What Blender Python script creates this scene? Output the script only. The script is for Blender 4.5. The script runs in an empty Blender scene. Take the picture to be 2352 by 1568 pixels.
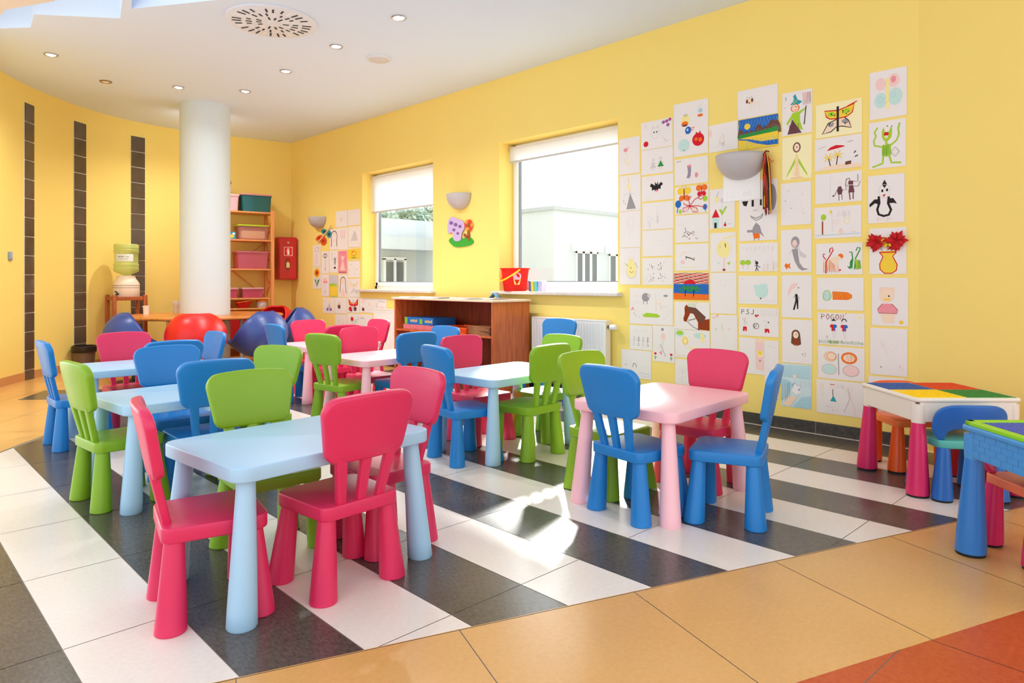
import bpy, bmesh, math, random
from mathutils import Vector, Matrix
random.seed(7)
C = bpy.context.scene.collection
PI = math.pi
R = math.radians

# ------------------------------------------------------------------ survey of the room (metres)
EYE = 1.04                       # camera height
FOC = 1573.0                     # focal length in pixels of a 2352 wide frame
YAW = R(44.0898)
EX = (math.cos(YAW), math.sin(YAW)); EY = (-math.sin(YAW), math.cos(YAW))
WX = 4.75                        # inner face of the window wall
CEIL = 3.098

def on_level(px, py, h):         # room position of a sighted point at height h
    zc = (EYE - h) * FOC / (py - 645.0); xc = (px - 1176.0) / FOC * zc
    return (xc * EX[0] + zc * EX[1], xc * EY[0] + zc * EY[1])

def on_wall(px, py, X0=WX):      # sighted point on the plane x = X0 -> (y, z)
    r = (px - 1176.0) / FOC
    zc = X0 / (r * EX[0] + EX[1])
    return zc * (r * EY[0] + EY[1]), EYE - (py - 645.0) * zc / FOC

# ------------------------------------------------------------------ materials
def lin(c):
    return tuple(((v / 255.0) / 12.92 if v / 255.0 <= 0.04045 else (((v / 255.0) + 0.055) / 1.055) ** 2.4) for v in c)

MATS = {}
def mat(name, rgb, rough=0.5, spec=0.5, noise=0.0, nscale=30.0, bump=0.0, bscale=200.0, metal=0.0, alpha=1.0, trans=0.0, emit=0.0, coat=0.0, sss=0.0):
    if name in MATS: return MATS[name]
    m = bpy.data.materials.new(name); m.use_nodes = True
    nt = m.node_tree; b = nt.nodes['Principled BSDF']
    col = lin(rgb) + (1.0,)
    b.inputs['Base Color'].default_value = col
    b.inputs['Roughness'].default_value = rough
    b.inputs['Specular IOR Level'].default_value = spec
    b.inputs['Metallic'].default_value = metal
    b.inputs['Alpha'].default_value = alpha
    b.inputs['Transmission Weight'].default_value = trans
    b.inputs['Coat Weight'].default_value = coat
    if emit:
        b.inputs['Emission Color'].default_value = col
        b.inputs['Emission Strength'].default_value = emit
    if noise or bump:
        tc = nt.nodes.new('ShaderNodeTexCoord')
    if noise:
        n = nt.nodes.new('ShaderNodeTexNoise'); n.inputs['Scale'].default_value = nscale; n.inputs['Detail'].default_value = 5
        nt.links.new(tc.outputs['Object'], n.inputs['Vector'])
        mx = nt.nodes.new('ShaderNodeMix'); mx.data_type = 'RGBA'
        mx.inputs['A'].default_value = tuple(max(0, v * (1 - noise)) for v in col[:3]) + (1,)
        mx.inputs['B'].default_value = tuple(min(1, v * (1 + noise)) for v in col[:3]) + (1,)
        nt.links.new(n.outputs['Fac'], mx.inputs['Factor'])
        nt.links.new(mx.outputs['Result'], b.inputs['Base Color'])
    if bump:
        n2 = nt.nodes.new('ShaderNodeTexNoise'); n2.inputs['Scale'].default_value = bscale
        nt.links.new(tc.outputs['Object'], n2.inputs['Vector'])
        bp = nt.nodes.new('ShaderNodeBump'); bp.inputs['Strength'].default_value = bump; bp.inputs['Distance'].default_value = 0.002
        nt.links.new(n2.outputs['Fac'], bp.inputs['Height'])
        nt.links.new(bp.outputs['Normal'], b.inputs['Normal'])
    MATS[name] = m
    return m

def wood(name, dark, light, scale=6.0, stretch=(1, 1, 12), rough=0.4):
    if name in MATS: return MATS[name]
    m = bpy.data.materials.new(name); m.use_nodes = True
    nt = m.node_tree; b = nt.nodes['Principled BSDF']
    tc = nt.nodes.new('ShaderNodeTexCoord'); mp = nt.nodes.new('ShaderNodeMapping')
    mp.inputs['Scale'].default_value = stretch
    nt.links.new(tc.outputs['Object'], mp.inputs['Vector'])
    n = nt.nodes.new('ShaderNodeTexNoise'); n.inputs['Scale'].default_value = scale; n.inputs['Detail'].default_value = 7
    nt.links.new(mp.outputs['Vector'], n.inputs['Vector'])
    r = nt.nodes.new('ShaderNodeValToRGB')
    r.color_ramp.elements[0].color = lin(dark) + (1,); r.color_ramp.elements[0].position = 0.3
    r.color_ramp.elements[1].color = lin(light) + (1,); r.color_ramp.elements[1].position = 0.7
    nt.links.new(n.outputs['Fac'], r.inputs['Fac']); nt.links.new(r.outputs['Color'], b.inputs['Base Color'])
    b.inputs['Roughness'].default_value = rough
    MATS[name] = m
    return m

def glass(name, tint, gloss=0.08, rough=0.02):
    if name in MATS: return MATS[name]
    m = bpy.data.materials.new(name); m.use_nodes = True
    nt = m.node_tree; nt.nodes.remove(nt.nodes['Principled BSDF']); out = nt.nodes['Material Output']
    t = nt.nodes.new('ShaderNodeBsdfTransparent'); t.inputs['Color'].default_value = lin(tint) + (1,)
    g = nt.nodes.new('ShaderNodeBsdfGlossy'); g.inputs['Roughness'].default_value = rough
    mx = nt.nodes.new('ShaderNodeMixShader'); mx.inputs[0].default_value = gloss
    nt.links.new(t.outputs[0], mx.inputs[1]); nt.links.new(g.outputs[0], mx.inputs[2]); nt.links.new(mx.outputs[0], out.inputs['Surface'])
    MATS[name] = m
    return m

def translucent(name, rgb, fac=0.4):
    if name in MATS: return MATS[name]
    m = bpy.data.materials.new(name); m.use_nodes = True
    nt = m.node_tree; nt.nodes.remove(nt.nodes['Principled BSDF']); out = nt.nodes['Material Output']
    d = nt.nodes.new('ShaderNodeBsdfDiffuse'); d.inputs['Color'].default_value = lin(rgb) + (1,)
    t = nt.nodes.new('ShaderNodeBsdfTranslucent'); t.inputs['Color'].default_value = lin(rgb) + (1,)
    mx = nt.nodes.new('ShaderNodeMixShader'); mx.inputs[0].default_value = fac
    nt.links.new(d.outputs[0], mx.inputs[1]); nt.links.new(t.outputs[0], mx.inputs[2]); nt.links.new(mx.outputs[0], out.inputs['Surface'])
    MATS[name] = m
    return m

# ------------------------------------------------------------------ mesh helpers
def box(bm, x0, y0, z0, x1, y1, z1, mi=0, M=None):
    vs = [bm.verts.new(M @ Vector(p) if M else p) for p in
          ((x0, y0, z0), (x1, y0, z0), (x1, y1, z0), (x0, y1, z0), (x0, y0, z1), (x1, y0, z1), (x1, y1, z1), (x0, y1, z1))]
    for q in ((0, 3, 2, 1), (4, 5, 6, 7), (0, 1, 5, 4), (1, 2, 6, 5), (2, 3, 7, 6), (3, 0, 4, 7)):
        f = bm.faces.new([vs[i] for i in q]); f.material_index = mi
    return vs

def loft(bm, rings, cap0=True, cap1=True, mi=0, closed=True, smooth=True):
    rv = [[bm.verts.new(p) for p in ring] for ring in rings]
    n = len(rv[0])
    for a, b in zip(rv, rv[1:]):
        for i in range(n if closed else n - 1):
            j = (i + 1) % n
            f = bm.faces.new((a[i], a[j], b[j], b[i])); f.material_index = mi; f.smooth = smooth
    for flag, ring, rev in ((cap0, rv[0], True), (cap1, rv[-1], False)):
        if flag:
            c = Vector((0, 0, 0))
            for v in ring: c += v.co
            if flag == 'fan':
                cv = bm.verts.new(c / n)
                for i in range(n):
                    j = (i + 1) % n
                    q = (ring[j], ring[i], cv) if rev else (ring[i], ring[j], cv)
                    f = bm.faces.new(q); f.material_index = mi; f.smooth = smooth
            else:
                f = bm.faces.new(ring[::-1] if rev else ring); f.material_index = mi
    return rv

def lathe(bm, prof, seg=28, M=None, mi=0, a0=0.0, a1=2 * PI, cap=True, sx=1.0, sy=1.0):
    full = abs(a1 - a0 - 2 * PI) < 1e-6
    n = seg if full else seg + 1
    rings = []
    for r, z in prof:
        ring = []
        for i in range(n):
            a = a0 + (a1 - a0) * i / seg
            p = Vector((r * math.cos(a) * sx, r * math.sin(a) * sy, z))
            ring.append(M @ p if M else p)
        rings.append(ring)
    return loft(bm, rings, cap and full, cap and full, mi, full)

def tube(bm, pts, r, seg=8, mi=0, r2=None):
    pts = [Vector(p) for p in pts]
    rings = []
    up = Vector((0, 0, 1))
    for i, p in enumerate(pts):
        d = (pts[min(i + 1, len(pts) - 1)] - pts[max(i - 1, 0)]).normalized()
        u = d.cross(up)
        if u.length < 0.05: u = d.cross(Vector((1, 0, 0)))
        u.normalize(); v = u.cross(d)
        rr = r if r2 is None else r + (r2 - r) * i / (len(pts) - 1)
        rings.append([p + rr * (math.cos(2 * PI * k / seg) * u + math.sin(2 * PI * k / seg) * v) for k in range(seg)])
    loft(bm, rings, True, True, mi)

def rounded(corners, r, n=6):    # rounded polygon outline (counter-clockwise corners)
    out = []
    m = len(corners)
    rs = r if isinstance(r, (list, tuple)) else [r] * m
    for i in range(m):
        p = Vector(corners[i]); a = Vector(corners[i - 1]); b = Vector(corners[(i + 1) % m])
        da = (a - p).normalized(); db = (b - p).normalized()
        ang = math.acos(max(-1, min(1, da.dot(db))))
        rr = rs[i]
        t = rr / math.tan(ang / 2); cen = p + (da + db).normalized() * rr / math.sin(ang / 2)
        s = p + da * t - cen; e = p + db * t - cen
        a0 = math.atan2(s.y, s.x); a1 = math.atan2(e.y, e.x)
        while a1 < a0: a1 += 2 * PI
        for k in range(n + 1):
            q = a0 + (a1 - a0) * k / n
            out.append((cen.x + rr * math.cos(q), cen.y + rr * math.sin(q)))
    return out

def inset(out, d):
    n = len(out); res = []
    for i in range(n):
        a = Vector(out[i - 1]); b = Vector(out[(i + 1) % n]); t = (b - a).normalized()
        res.append((out[i][0] - t.y * d, out[i][1] + t.x * d))
    return res

def slab(bm, outline, z0, z1, f=0.008, n=3, mi=0):   # slab with filleted top and bottom edge
    rings = []
    fb = min(f, (z1 - z0) / 2.01)
    for k in range(n + 1):
        a = PI / 2 * k / n
        rings.append([(x, y, z0 + fb * (1 - math.sin(a))) for x, y in inset(outline, fb * (1 - math.cos(a)))] if False else
                     [(x, y, z0 + fb * (1 - math.cos(PI / 2 - a)) if False else z0 + fb - fb * math.cos(a)) for x, y in inset(outline, fb - fb * math.sin(a))])
    for k in range(n + 1):
        a = PI / 2 * k / n
        rings.append([(x, y, z1 - fb + fb * math.sin(a)) for x, y in inset(outline, fb - fb * math.cos(a))])
    loft(bm, rings, True, True, mi)

def xf(bm, M):
    bmesh.ops.transform(bm, matrix=M, verts=bm.verts)

def new():
    return bmesh.new()

def obj(name, bm, m, parent=None, sharp=40, bevel=0.0, solid=0.0, sub=0):
    me = bpy.data.meshes.new(name)
    bmesh.ops.recalc_face_normals(bm, faces=bm.faces)
    for f in bm.faces: f.smooth = True
    bm.to_mesh(me); bm.free()
    me.set_sharp_from_angle(angle=R(sharp))
    o = bpy.data.objects.new(name, me); C.objects.link(o)
    for k in (m if isinstance(m, (list, tuple)) else [m]): me.materials.append(k)
    if parent: o.parent = parent
    if solid:
        s = o.modifiers.new('solid', 'SOLIDIFY'); s.thickness = solid; s.offset = 0
    if bevel:
        b = o.modifiers.new('bevel', 'BEVEL'); b.width = bevel; b.segments = 2; b.limit_method = 'ANGLE'; b.angle_limit = R(40)
    if sub:
        s = o.modifiers.new('sub', 'SUBSURF'); s.levels = sub; s.render_levels = sub
    return o

def tag(o, label, cat, group=None, kind=None):
    o['label'] = label; o['category'] = cat
    if group: o['group'] = group
    if kind: o['kind'] = kind
    return o

def thing(name, label, cat, loc=(0, 0, 0), rotz=0.0, group=None):
    o = bpy.data.objects.new(name, None); C.objects.link(o)
    o.empty_display_size = 0.1
    o.location = loc; o.rotation_euler = (0, 0, rotz)
    return tag(o, label, cat, group)

def struct(name, bm, m, parent=None, **k):
    o = obj(name, bm, m, parent, **k)
    if not parent: o['kind'] = 'structure'
    return o

def dup(root, loc, rotz, label, scale=1.0):
    r = root.copy(); C.objects.link(r)
    r.location = loc; r.rotation_euler = (0, 0, rotz); r['label'] = label
    r.scale = (scale,) * 3
    for ch in list(root.children):
        c = ch.copy(); C.objects.link(c); c.parent = r
        for g in list(ch.children):
            d = g.copy(); C.objects.link(d); d.parent = c
    return r

# ------------------------------------------------------------------ colours
PINK = mat('pink_plastic', (219, 42, 92), 0.38, bump=0.06, bscale=500)
BLUE = mat('blue_plastic', (20, 126, 202), 0.38, bump=0.06, bscale=500)
GREEN = mat('green_plastic', (132, 176, 28), 0.38, bump=0.06, bscale=500)
PALEBLUE = mat('pale_blue_plastic', (168, 208, 236), 0.36, bump=0.05, bscale=500)
PALEPINK = mat('pale_pink_plastic', (254, 199, 208), 0.36, bump=0.05, bscale=500)
YELLOW = mat('yellow_wall_paint', (247, 222, 126), 0.75, 0.25, noise=0.02, nscale=1.5)
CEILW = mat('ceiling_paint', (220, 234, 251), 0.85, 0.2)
WHITE = mat('white_enamel', (240, 240, 238), 0.35)
PVC = mat('white_window_plastic', (240, 242, 244), 0.3)
DARK = mat('black_rubber', (22, 22, 24), 0.6)
STEEL = mat('brushed_steel', (190, 190, 192), 0.25, metal=0.9)
COLUMN = mat('pale_grey_blue_paint', (214, 226, 234), 0.5, 0.3)
PAPER = mat('white_paper', (236, 231, 229), 0.8, 0.2, noise=0.012, nscale=8)
CREAM = mat('cream_paper', (247, 238, 190), 0.8, 0.2)
SKY, SKY_SUNSIDE, SUN, LAMP, EXPO = 1.0, 6.0, 10.0, 44.0, 0.76
# ------------------------------------------------------------------ floor
def tile_material(name, rgb, speck, rough, amount=0.25, scale=60, stretch=(1, 1, 1)):
    m = bpy.data.materials.new(name); m.use_nodes = True
    nt = m.node_tree; b = nt.nodes['Principled BSDF']
    tc = nt.nodes.new('ShaderNodeTexCoord'); mp = nt.nodes.new('ShaderNodeMapping'); mp.inputs['Scale'].default_value = stretch
    nt.links.new(tc.outputs['Object'], mp.inputs['Vector'])
    n = nt.nodes.new('ShaderNodeTexNoise'); n.inputs['Scale'].default_value = scale; n.inputs['Detail'].default_value = 8; n.inputs['Roughness'].default_value = 0.7
    n2 = nt.nodes.new('ShaderNodeTexNoise'); n2.inputs['Scale'].default_value = 2.2; n2.inputs['Detail'].default_value = 3
    nt.links.new(mp.outputs['Vector'], n.inputs['Vector']); nt.links.new(tc.outputs['Object'], n2.inputs['Vector'])
    ad = nt.nodes.new('ShaderNodeMath'); ad.operation = 'MULTIPLY_ADD'; ad.inputs[1].default_value = 0.45
    nt.links.new(n2.outputs['Fac'], ad.inputs[0]); nt.links.new(n.outputs['Fac'], ad.inputs[2])
    r = nt.nodes.new('ShaderNodeValToRGB')
    r.color_ramp.elements[0].position = 0.55; r.color_ramp.elements[0].color = lin(rgb) + (1,)
    r.color_ramp.elements[1].position = 0.95; r.color_ramp.elements[1].color = lin(speck) + (1,)
    nt.links.new(ad.outputs[0], r.inputs['Fac']); nt.links.new(r.outputs['Color'], b.inputs['Base Color'])
    b.inputs['Roughness'].default_value = rough
    b.inputs['Specular IOR Level'].default_value = 0.55
    MATS[name] = m
    return m

T_WHITE = tile_material('cream_tile', (233, 223, 212), (240, 233, 226), 0.25)
T_DARK = tile_material('charcoal_tile', (62, 57, 52), (104, 96, 90), 0.25, scale=45, stretch=(2.5, 1, 1))
T_TAN = tile_material('tan_tile', (212, 160, 92), (224, 174, 108), 0.28)
T_TERRA = tile_material('terracotta_tile', (180, 66, 16), (204, 92, 38), 0.34)
GROUT = mat('tile_grout', (166, 154, 141), 0.8)

def clip(poly, a, b):            # keep the part of poly left of line a->b
    res = []
    side = lambda p: (b[0] - a[0]) * (p[1] - a[1]) - (b[1] - a[1]) * (p[0] - a[0])
    for i in range(len(poly)):
        p, q = poly[i], poly[(i + 1) % len(poly)]
        sp, sq = side(p), side(q)
        if sp >= 0: res.append(p)
        if (sp > 0 > sq) or (sp < 0 < sq):
            t = sp / (sp - sq); res.append((p[0] + (q[0] - p[0]) * t, p[1] + (q[1] - p[1]) * t))
    return res

def clip_convex(poly, zone):
    for i in range(len(zone)):
        poly = clip(poly, zone[i], zone[(i + 1) % len(zone)])
        if len(poly) < 3: return []
    return poly

def area(p):
    return 0.5 * sum(p[i][0] * p[(i + 1) % len(p)][1] - p[(i + 1) % len(p)][0] * p[i][1] for i in range(len(p)))

fl = new()
box(fl, -1.2, -1.2, -0.05, 5.05, 10.6, -0.0022, 4)
G = 0.0016
def lay(origin, ang, pu, pv, zone, mi, n0=-30, n1=30, m0=-30, m1=30):
    u = (math.cos(ang), math.sin(ang)); v = (-u[1], u[0])
    for i in range(n0, n1):
        for j in range(m0, m1):
            q = []
            for a, b in ((i * pu + G, j * pv + G), ((i + 1) * pu - G, j * pv + G), ((i + 1) * pu - G, (j + 1) * pv - G), (i * pu + G, (j + 1) * pv - G)):
                q.append((origin[0] + a * u[0] + b * v[0], origin[1] + a * u[1] + b * v[1]))
            q = clip_convex(q, zone)
            if len(q) < 3 or area(q) < 0.0004: continue
            f = fl.faces.new([fl.verts.new((x, y, 0.0)) for x, y in q]); f.material_index = mi(i) if callable(mi) else mi

sl = -0.3695                      # slope of the border between the striped field and the tan band
yb = lambda x: 1.793 + sl * (x - 0.733)
striped = [(-1.2, yb(-1.2)), (4.76, yb(4.76)), (4.76, 6.75), (2.35, 6.75), (1.045, 5.589), (-0.45, 3.81), (-1.2, 2.918)]
lay((0.433, 2.27), 0.0, 0.3055, 0.6065, striped, lambda i: 0 if i % 2 == 0 else 1)
ub = math.atan(sl)
perp = (-math.sin(ub), math.cos(ub))
w = 0.61
lo = lambda x: yb(x) - w / math.cos(ub)
band = [(-1.2, lo(-1.2)), (5.0, lo(5.0)), (5.0, yb(5.0)), (-1.2, yb(-1.2))]
lay((1.887 - perp[0] * w, 1.361 - perp[1] * w), ub, 0.618, w, band, 2)
terra = [(-1.2, -1.2), (5.0, -1.2), (5.0, lo(5.0)), (-1.2, lo(-1.2))]
lay((2.255, 0.622), R(-2.5), 0.6, 0.6, terra, 3)
ur = math.atan2(5.589 - 3.81, 1.045 + 0.45)
for z in ([(-1.2, 2.9), (-0.45, 3.81), (1.045, 5.589), (-1.2, 5.589)],
          [(-1.2, 5.589), (1.045, 5.589), (2.35, 6.75), (2.35, 10.6), (-1.2, 10.6)],
          [(2.35, 6.75), (4.76, 6.75), (4.76, 10.6), (2.35, 10.6)]):
    lay((1.045, 5.589), ur, 0.6, 0.6, z, 2)
# the dark inlay in the tan field by the curved wall
f = fl.faces.new([fl.verts.new((x, y, 0.0009)) for x, y in ((1.06, 7.31), (1.46, 6.98), (1.86, 7.39), (1.34, 7.76))]); f.material_index = 1
struct('floor', fl, [T_WHITE, T_DARK, T_TAN, T_TERRA, GROUT])

# ------------------------------------------------------------------ window wall
W1 = (6.19, 7.675, 0.935, 2.42); W2 = (3.596, 5.088, 0.942, 2.44)
wl = new()
x0, x1 = WX, 5.04
def wseg(y0, y1, z0, z1): box(wl, x0, y0, z0, x1, y1, z1)
YR = 1.29                         # where the wall turns
wseg(YR, W2[0], 0, CEIL); wseg(W2[1], W1[0], 0, CEIL); wseg(W1[1], 9.9, 0, CEIL)
for w_ in (W1, W2):
    wseg(w_[0], w_[1], 0, w_[2] - 0.035); wseg(w_[0], w_[1], w_[3], CEIL)
struct('wall_right', wl, YELLOW)
wl = new()
ca = Vector((WX, YR, 0)); cb = Vector((4.14, -1.2, 0)); d = (cb - ca).normalized(); nrm = Vector((-d.y, d.x, 0))
if nrm.x < 0: nrm = -nrm
pts = [ca, cb, cb + nrm * 0.25, ca + nrm * 0.25]
loft(wl, [[(p.x, p.y, 0) for p in pts], [(p.x, p.y, CEIL) for p in pts]], True, True, smooth=False)
struct('wall_corner', wl, YELLOW)

SKIRT = tile_material('charcoal_skirting_tile', (52, 47, 44), (84, 78, 74), 0.3, scale=30, stretch=(1, 1, 1))
bb = new()
y = YR + 0.02
while y < 9.6:
    y2 = min(y + 0.6065, 9.6)
    box(bb, WX - 0.011, y + 0.0015, 0.0005, WX - 0.0005, y2 - 0.0015, 0.08, 0); y = y2
y = YR
box(bb, WX - 0.009, YR + 0.02, 0.0005, WX - 0.0004, 9.6, 0.0795, 1)
struct('baseboard_right', bb, [SKIRT, GROUT], bevel=0.002)

# windows
PANE = glass('window_glass', (250, 252, 252), 0.05)
GASKET = mat('grey_gasket', (120, 124, 130), 0.6)
STONE = mat('sill_stone', (222, 214, 208), 0.3, noise=0.18, nscale=25)
def window(n, w_, blind_drop):
    y0, y1, z0, z1 = w_
    fx0, fx1 = 4.945, 5.0
    b = new()
    t = 0.045
    for q in ((y0, y0 + t, z0, z1), (y1 - t, y1, z0, z1), (y0, y1, z0, z0 + t), (y0, y1, z1 - t, z1)):
        box(b, fx0, q[0], q[2], fx1, q[1], q[3])
    o = struct('window_%d' % n, b, PVC, bevel=0.004)
    b = new(); a = t - 0.006; s = 0.05
    yy0, yy1, zz0, zz1 = y0 + a, y1 - a, z0 + a, z1 - a
    for q in ((yy0, yy0 + s, zz0, zz1), (yy1 - s, yy1, zz0, zz1), (yy0, yy1, zz0, zz0 + s), (yy0, yy1, zz1 - s, zz1)):
        box(b, fx0 - 0.018, q[0], q[2], fx1 - 0.02, q[1], q[3])
    obj('window_sash', b, PVC, o, bevel=0.006)
    b = new(); g = 0.008
    for q in ((yy0 + s, yy0 + s + g, zz0 + s, zz1 - s), (yy1 - s - g, yy1 - s, zz0 + s, zz1 - s), (yy0 + s, yy1 - s, zz0 + s, zz0 + s + g), (yy0 + s, yy1 - s, zz1 - s - g, zz1 - s)):
        box(b, fx0 - 0.005, q[0], q[2], fx0 + 0.03, q[1], q[3])
    obj('gasket', b, GASKET, o)
    b = new(); box(b, fx0 + 0.012, yy0 + s, zz0 + s, fx0 + 0.016, yy1 - s, zz1 - s); obj('pane', b, PANE, o)
    b = new(); slab(b, rounded([(WX - 0.075, y0 - 0.05), (fx0, y0 - 0.05), (fx0, y1 + 0.05), (WX - 0.075, y1 + 0.05)], 0.004, 2), z0 - 0.034, z0 - 0.002, 0.006)
    # the part that runs into the reveal only
    obj('window_sill', b, STONE, o)
    lab = 'white roller blind drawn a third down over the window beside the storage shelf wall' if n == 1 else 'white roller blind rolled almost fully up in the window with the red bucket'
    r = thing('roller_blind', lab, 'blind', (4.905, (y0 + y1) / 2, z1 - 0.045), 0, 'roller blinds')
    hw = (y1 - y0) / 2 - 0.02
    M = Matrix.Rotation(-PI / 2, 4, 'X')
    b = new(); lathe(b, [(0.024, -hw), (0.024, hw)], 16, M); obj('roller', b, translucent('blind_fabric', (246, 246, 246), 0.45), r)
    b = new(); box(b, -0.022, -hw, -blind_drop, -0.019, hw, 0.0); obj('fabric', b, MATS['blind_fabric'], r)
    b = new(); slab(b, rounded([(-0.027, -hw), (-0.012, -hw), (-0.012, hw), (-0.027, hw)], 0.004, 2), -blind_drop - 0.02, -blind_drop, 0.004); obj('bottom_bar', b, mat('grey_bar', (196, 198, 200), 0.4), r)
    for s_ in (-1, 1):
        b = new(); box(b, -0.028, s_ * hw - 0.006, -0.03, 0.035, s_ * hw + 0.006, 0.03); obj('bracket', b, mat('yellowed_plastic', (226, 206, 150), 0.5), r, bevel=0.003)
window(1, W1, 0.44); window(2, W2, 0.13)

# ------------------------------------------------------------------ curved wall with the glass block strips, back wall
CP = [(0.42, 6.4), (0.55, 7.0), (0.8, 7.75), (1.07, 8.31), (1.35, 8.73), (1.70, 9.12), (2.1, 9.46), (2.6, 9.73), (3.25, 9.85), (3.9, 9.79), (4.75, 9.643), (5.3, 9.5)]
def catmull(p, n=24):
    out = []
    for i in range(1, len(p) - 2):
        a, b, c, d_ = [Vector(q) for q in p[i - 1:i + 3]]
        for k in range(n):
            t = k / n
            out.append(0.5 * ((2 * b) + (c - a) * t + (2 * a - 5 * b + 4 * c - d_) * t * t + (3 * b - a - 3 * c + d_) * t ** 3))
    out.append(Vector(p[-2]))
    return out
CW = catmull(CP)
def bearing(p):                   # sighted column of a floor position
    xc = p[0] * EX[0] + p[1] * EY[0]; zc = p[0] * EX[1] + p[1] * EY[1]
    return 1176 + FOC * xc / zc
def cut(px):
    for a, b in zip(CW, CW[1:]):
        u, v = bearing(a), bearing(b)
        if u <= px <= v:
            return a + (b - a) * (px - u) / (v - u)
strips = [(54.5, 76), (168.5, 196), (300, 332)]
edges = [(cut(a), cut(b)) for a, b in strips]
split = cut(470)
pts = []
for p in CW: pts.append((bearing(p), p, None))
for k, (a, b) in enumerate(edges):
    pts = [q for q in pts if not (strips[k][0] - 0.5 <= q[0] <= strips[k][1] + 0.5)]
    pts += [(strips[k][0], a, 'in'), (strips[k][1], b, 'out')]
pts.append((470, split, 'split'))
pts.sort(key=lambda q: q[0])
TOPS = 2.91
DEP = 0.012
wl, wb, sk = new(), new(), new()
def out_n(a, b):
    t = (b - a).normalized(); return Vector((-t.y, t.x))
gap = False; back = False
TANSK = mat('tan_skirting_tile', (205, 148, 92), 0.35, noise=0.06, nscale=12)
for i in range(len(pts) - 1):
    a, b = pts[i][1], pts[i + 1][1]
    if pts[i][2] == 'in': gap = True
    if pts[i][2] == 'out': gap = False
    if pts[i][2] == 'split': back = True
    bmx = wb if back else wl
    n_ = out_n(a, b)
    def quad(z0, z1):
        ring = [(a.x, a.y), (b.x, b.y), (b.x + n_.x * 0.25, b.y + n_.y * 0.25), (a.x + n_.x * 0.25, a.y + n_.y * 0.25)]
        loft(bmx, [[(x, y, z0) for x, y in ring], [(x, y, z1) for x, y in ring]], True, True, smooth=True)
    if gap:
        quad(TOPS, CEIL)
    else:
        quad(0, CEIL)
        ring = [(a.x - n_.x * 0.012, a.y - n_.y * 0.012), (b.x - n_.x * 0.012, b.y - n_.y * 0.012), (b.x, b.y), (a.x, a.y)]
        loft(sk, [[(x, y, 0.0) for x, y in ring], [(x, y, 0.085) for x, y in ring]], True, True, smooth=False)
struct('wall_left', wl, YELLOW, sharp=20)
struct('wall_back', wb, YELLOW, sharp=20)
struct('baseboard_left', sk, TANSK)
BLOCK = mat('smoky_glass_block', (88, 76, 62), 0.12, 0.6, noise=0.35, nscale=5)
for k, (a, b) in enumerate(edges):
    n_ = out_n(a, b); wv = b - a; L = wv.length; t = wv.normalized()
    g = new()
    z = TOPS; hb = 0.2005
    box(g, 0, -0.02, 0, L, 0.03, TOPS, 1)
    while z > 0.02:
        z2 = max(z - hb, 0.0)
        box(g, 0.002, -0.028, z2 + 0.004, L - 0.002, 0.02, z - 0.004, 0); z = z2
    ang = math.atan2(t.y, t.x)
    o = struct('window_%d' % (k + 3), g, [BLOCK, mat('pale_mortar', (225, 222, 214), 0.7)], bevel=0.004)
    o.location = (a.x + n_.x * DEP, a.y + n_.y * DEP, 0); o.rotation_euler = (0, 0, ang)
    # jambs of the slot
    r_ = new()
    for q in (0, L):
        box(r_, q - 0.004, -DEP, 0, q + 0.004, 0.12, TOPS)
    obj('reveal', r_, YELLOW, o)
# light switch on the curved wall
p = cut(22); q = cut(24); n_ = out_n(p, q); tt = (q - p).normalized()
sw = thing('light_switch', 'small grey-blue light switch on the curved yellow wall', 'light switch', (p.x - n_.x * 0.001, p.y - n_.y * 0.001, 1.29), math.atan2(tt.y, tt.x))
b = new(); slab(b, rounded([(-0.035, -0.045), (0.035, -0.045), (0.035, 0.045), (-0.035, 0.045)], 0.012), 0, 0.012, 0.004); xf(b, Matrix.Rotation(PI / 2, 4, 'X')); obj('plate', b, mat('switch_grey_blue', (140, 158, 186), 0.4), sw)
b = new(); slab(b, rounded([(-0.02, -0.028), (0.02, -0.028), (0.02, 0.028), (-0.02, 0.028)], 0.005), 0.01, 0.018, 0.003); xf(b, Matrix.Rotation(PI / 2, 4, 'X')); obj('rocker', b, mat('switch_rocker', (160, 176, 200), 0.4), sw)

# ------------------------------------------------------------------ ceiling with the skylight well
def cpt(px, py): return on_level(px, py, CEIL)
well = [cpt(-160, 70), cpt(70, 63), cpt(78, 33), cpt(276, 42), cpt(282, -6), cpt(303, -6), cpt(303, 20), cpt(520, -2)]
far = on_level(900, -180, CEIL); near_ = (-0.6, 1.9)
hole = well + [(1.95, 2.35), (-0.3, 1.2), (-0.9, 3.2)]
cl = new()
outer = [(-1.2, -1.2), (5.3, -1.2), (5.3, 10.6), (-1.2, 10.6)]
def ngon_with_hole(bm, outer, hole, z):
    ov = [bm.verts.new((x, y, z)) for x, y in outer]; hv = [bm.verts.new((x, y, z)) for x, y in hole]
    es = [bm.edges.new((v[i], v[(i + 1) % len(v)])) for v in (ov, hv) for i in range(len(v))]
    bmesh.ops.triangle_fill(bm, use_beauty=True, edges=es)
ngon_with_hole(cl, outer, hole, CEIL)
hc = (sum(p[0] for p in hole) / len(hole), sum(p[1] for p in hole) / len(hole))
def pip(pt, poly):
    c_ = False
    for i in range(len(poly)):
        a, b = poly[i], poly[i - 1]
        if (a[1] > pt[1]) != (b[1] > pt[1]) and pt[0] < (b[0] - a[0]) * (pt[1] - a[1]) / (b[1] - a[1]) + a[0]: c_ = not c_
    return c_
bad = [f for f in cl.faces if pip(f.calc_center_median()[:2], hole)]
bmesh.ops.delete(cl, geom=bad, context='FACES_ONLY')
hv = [(x, y) for x, y in hole]
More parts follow.
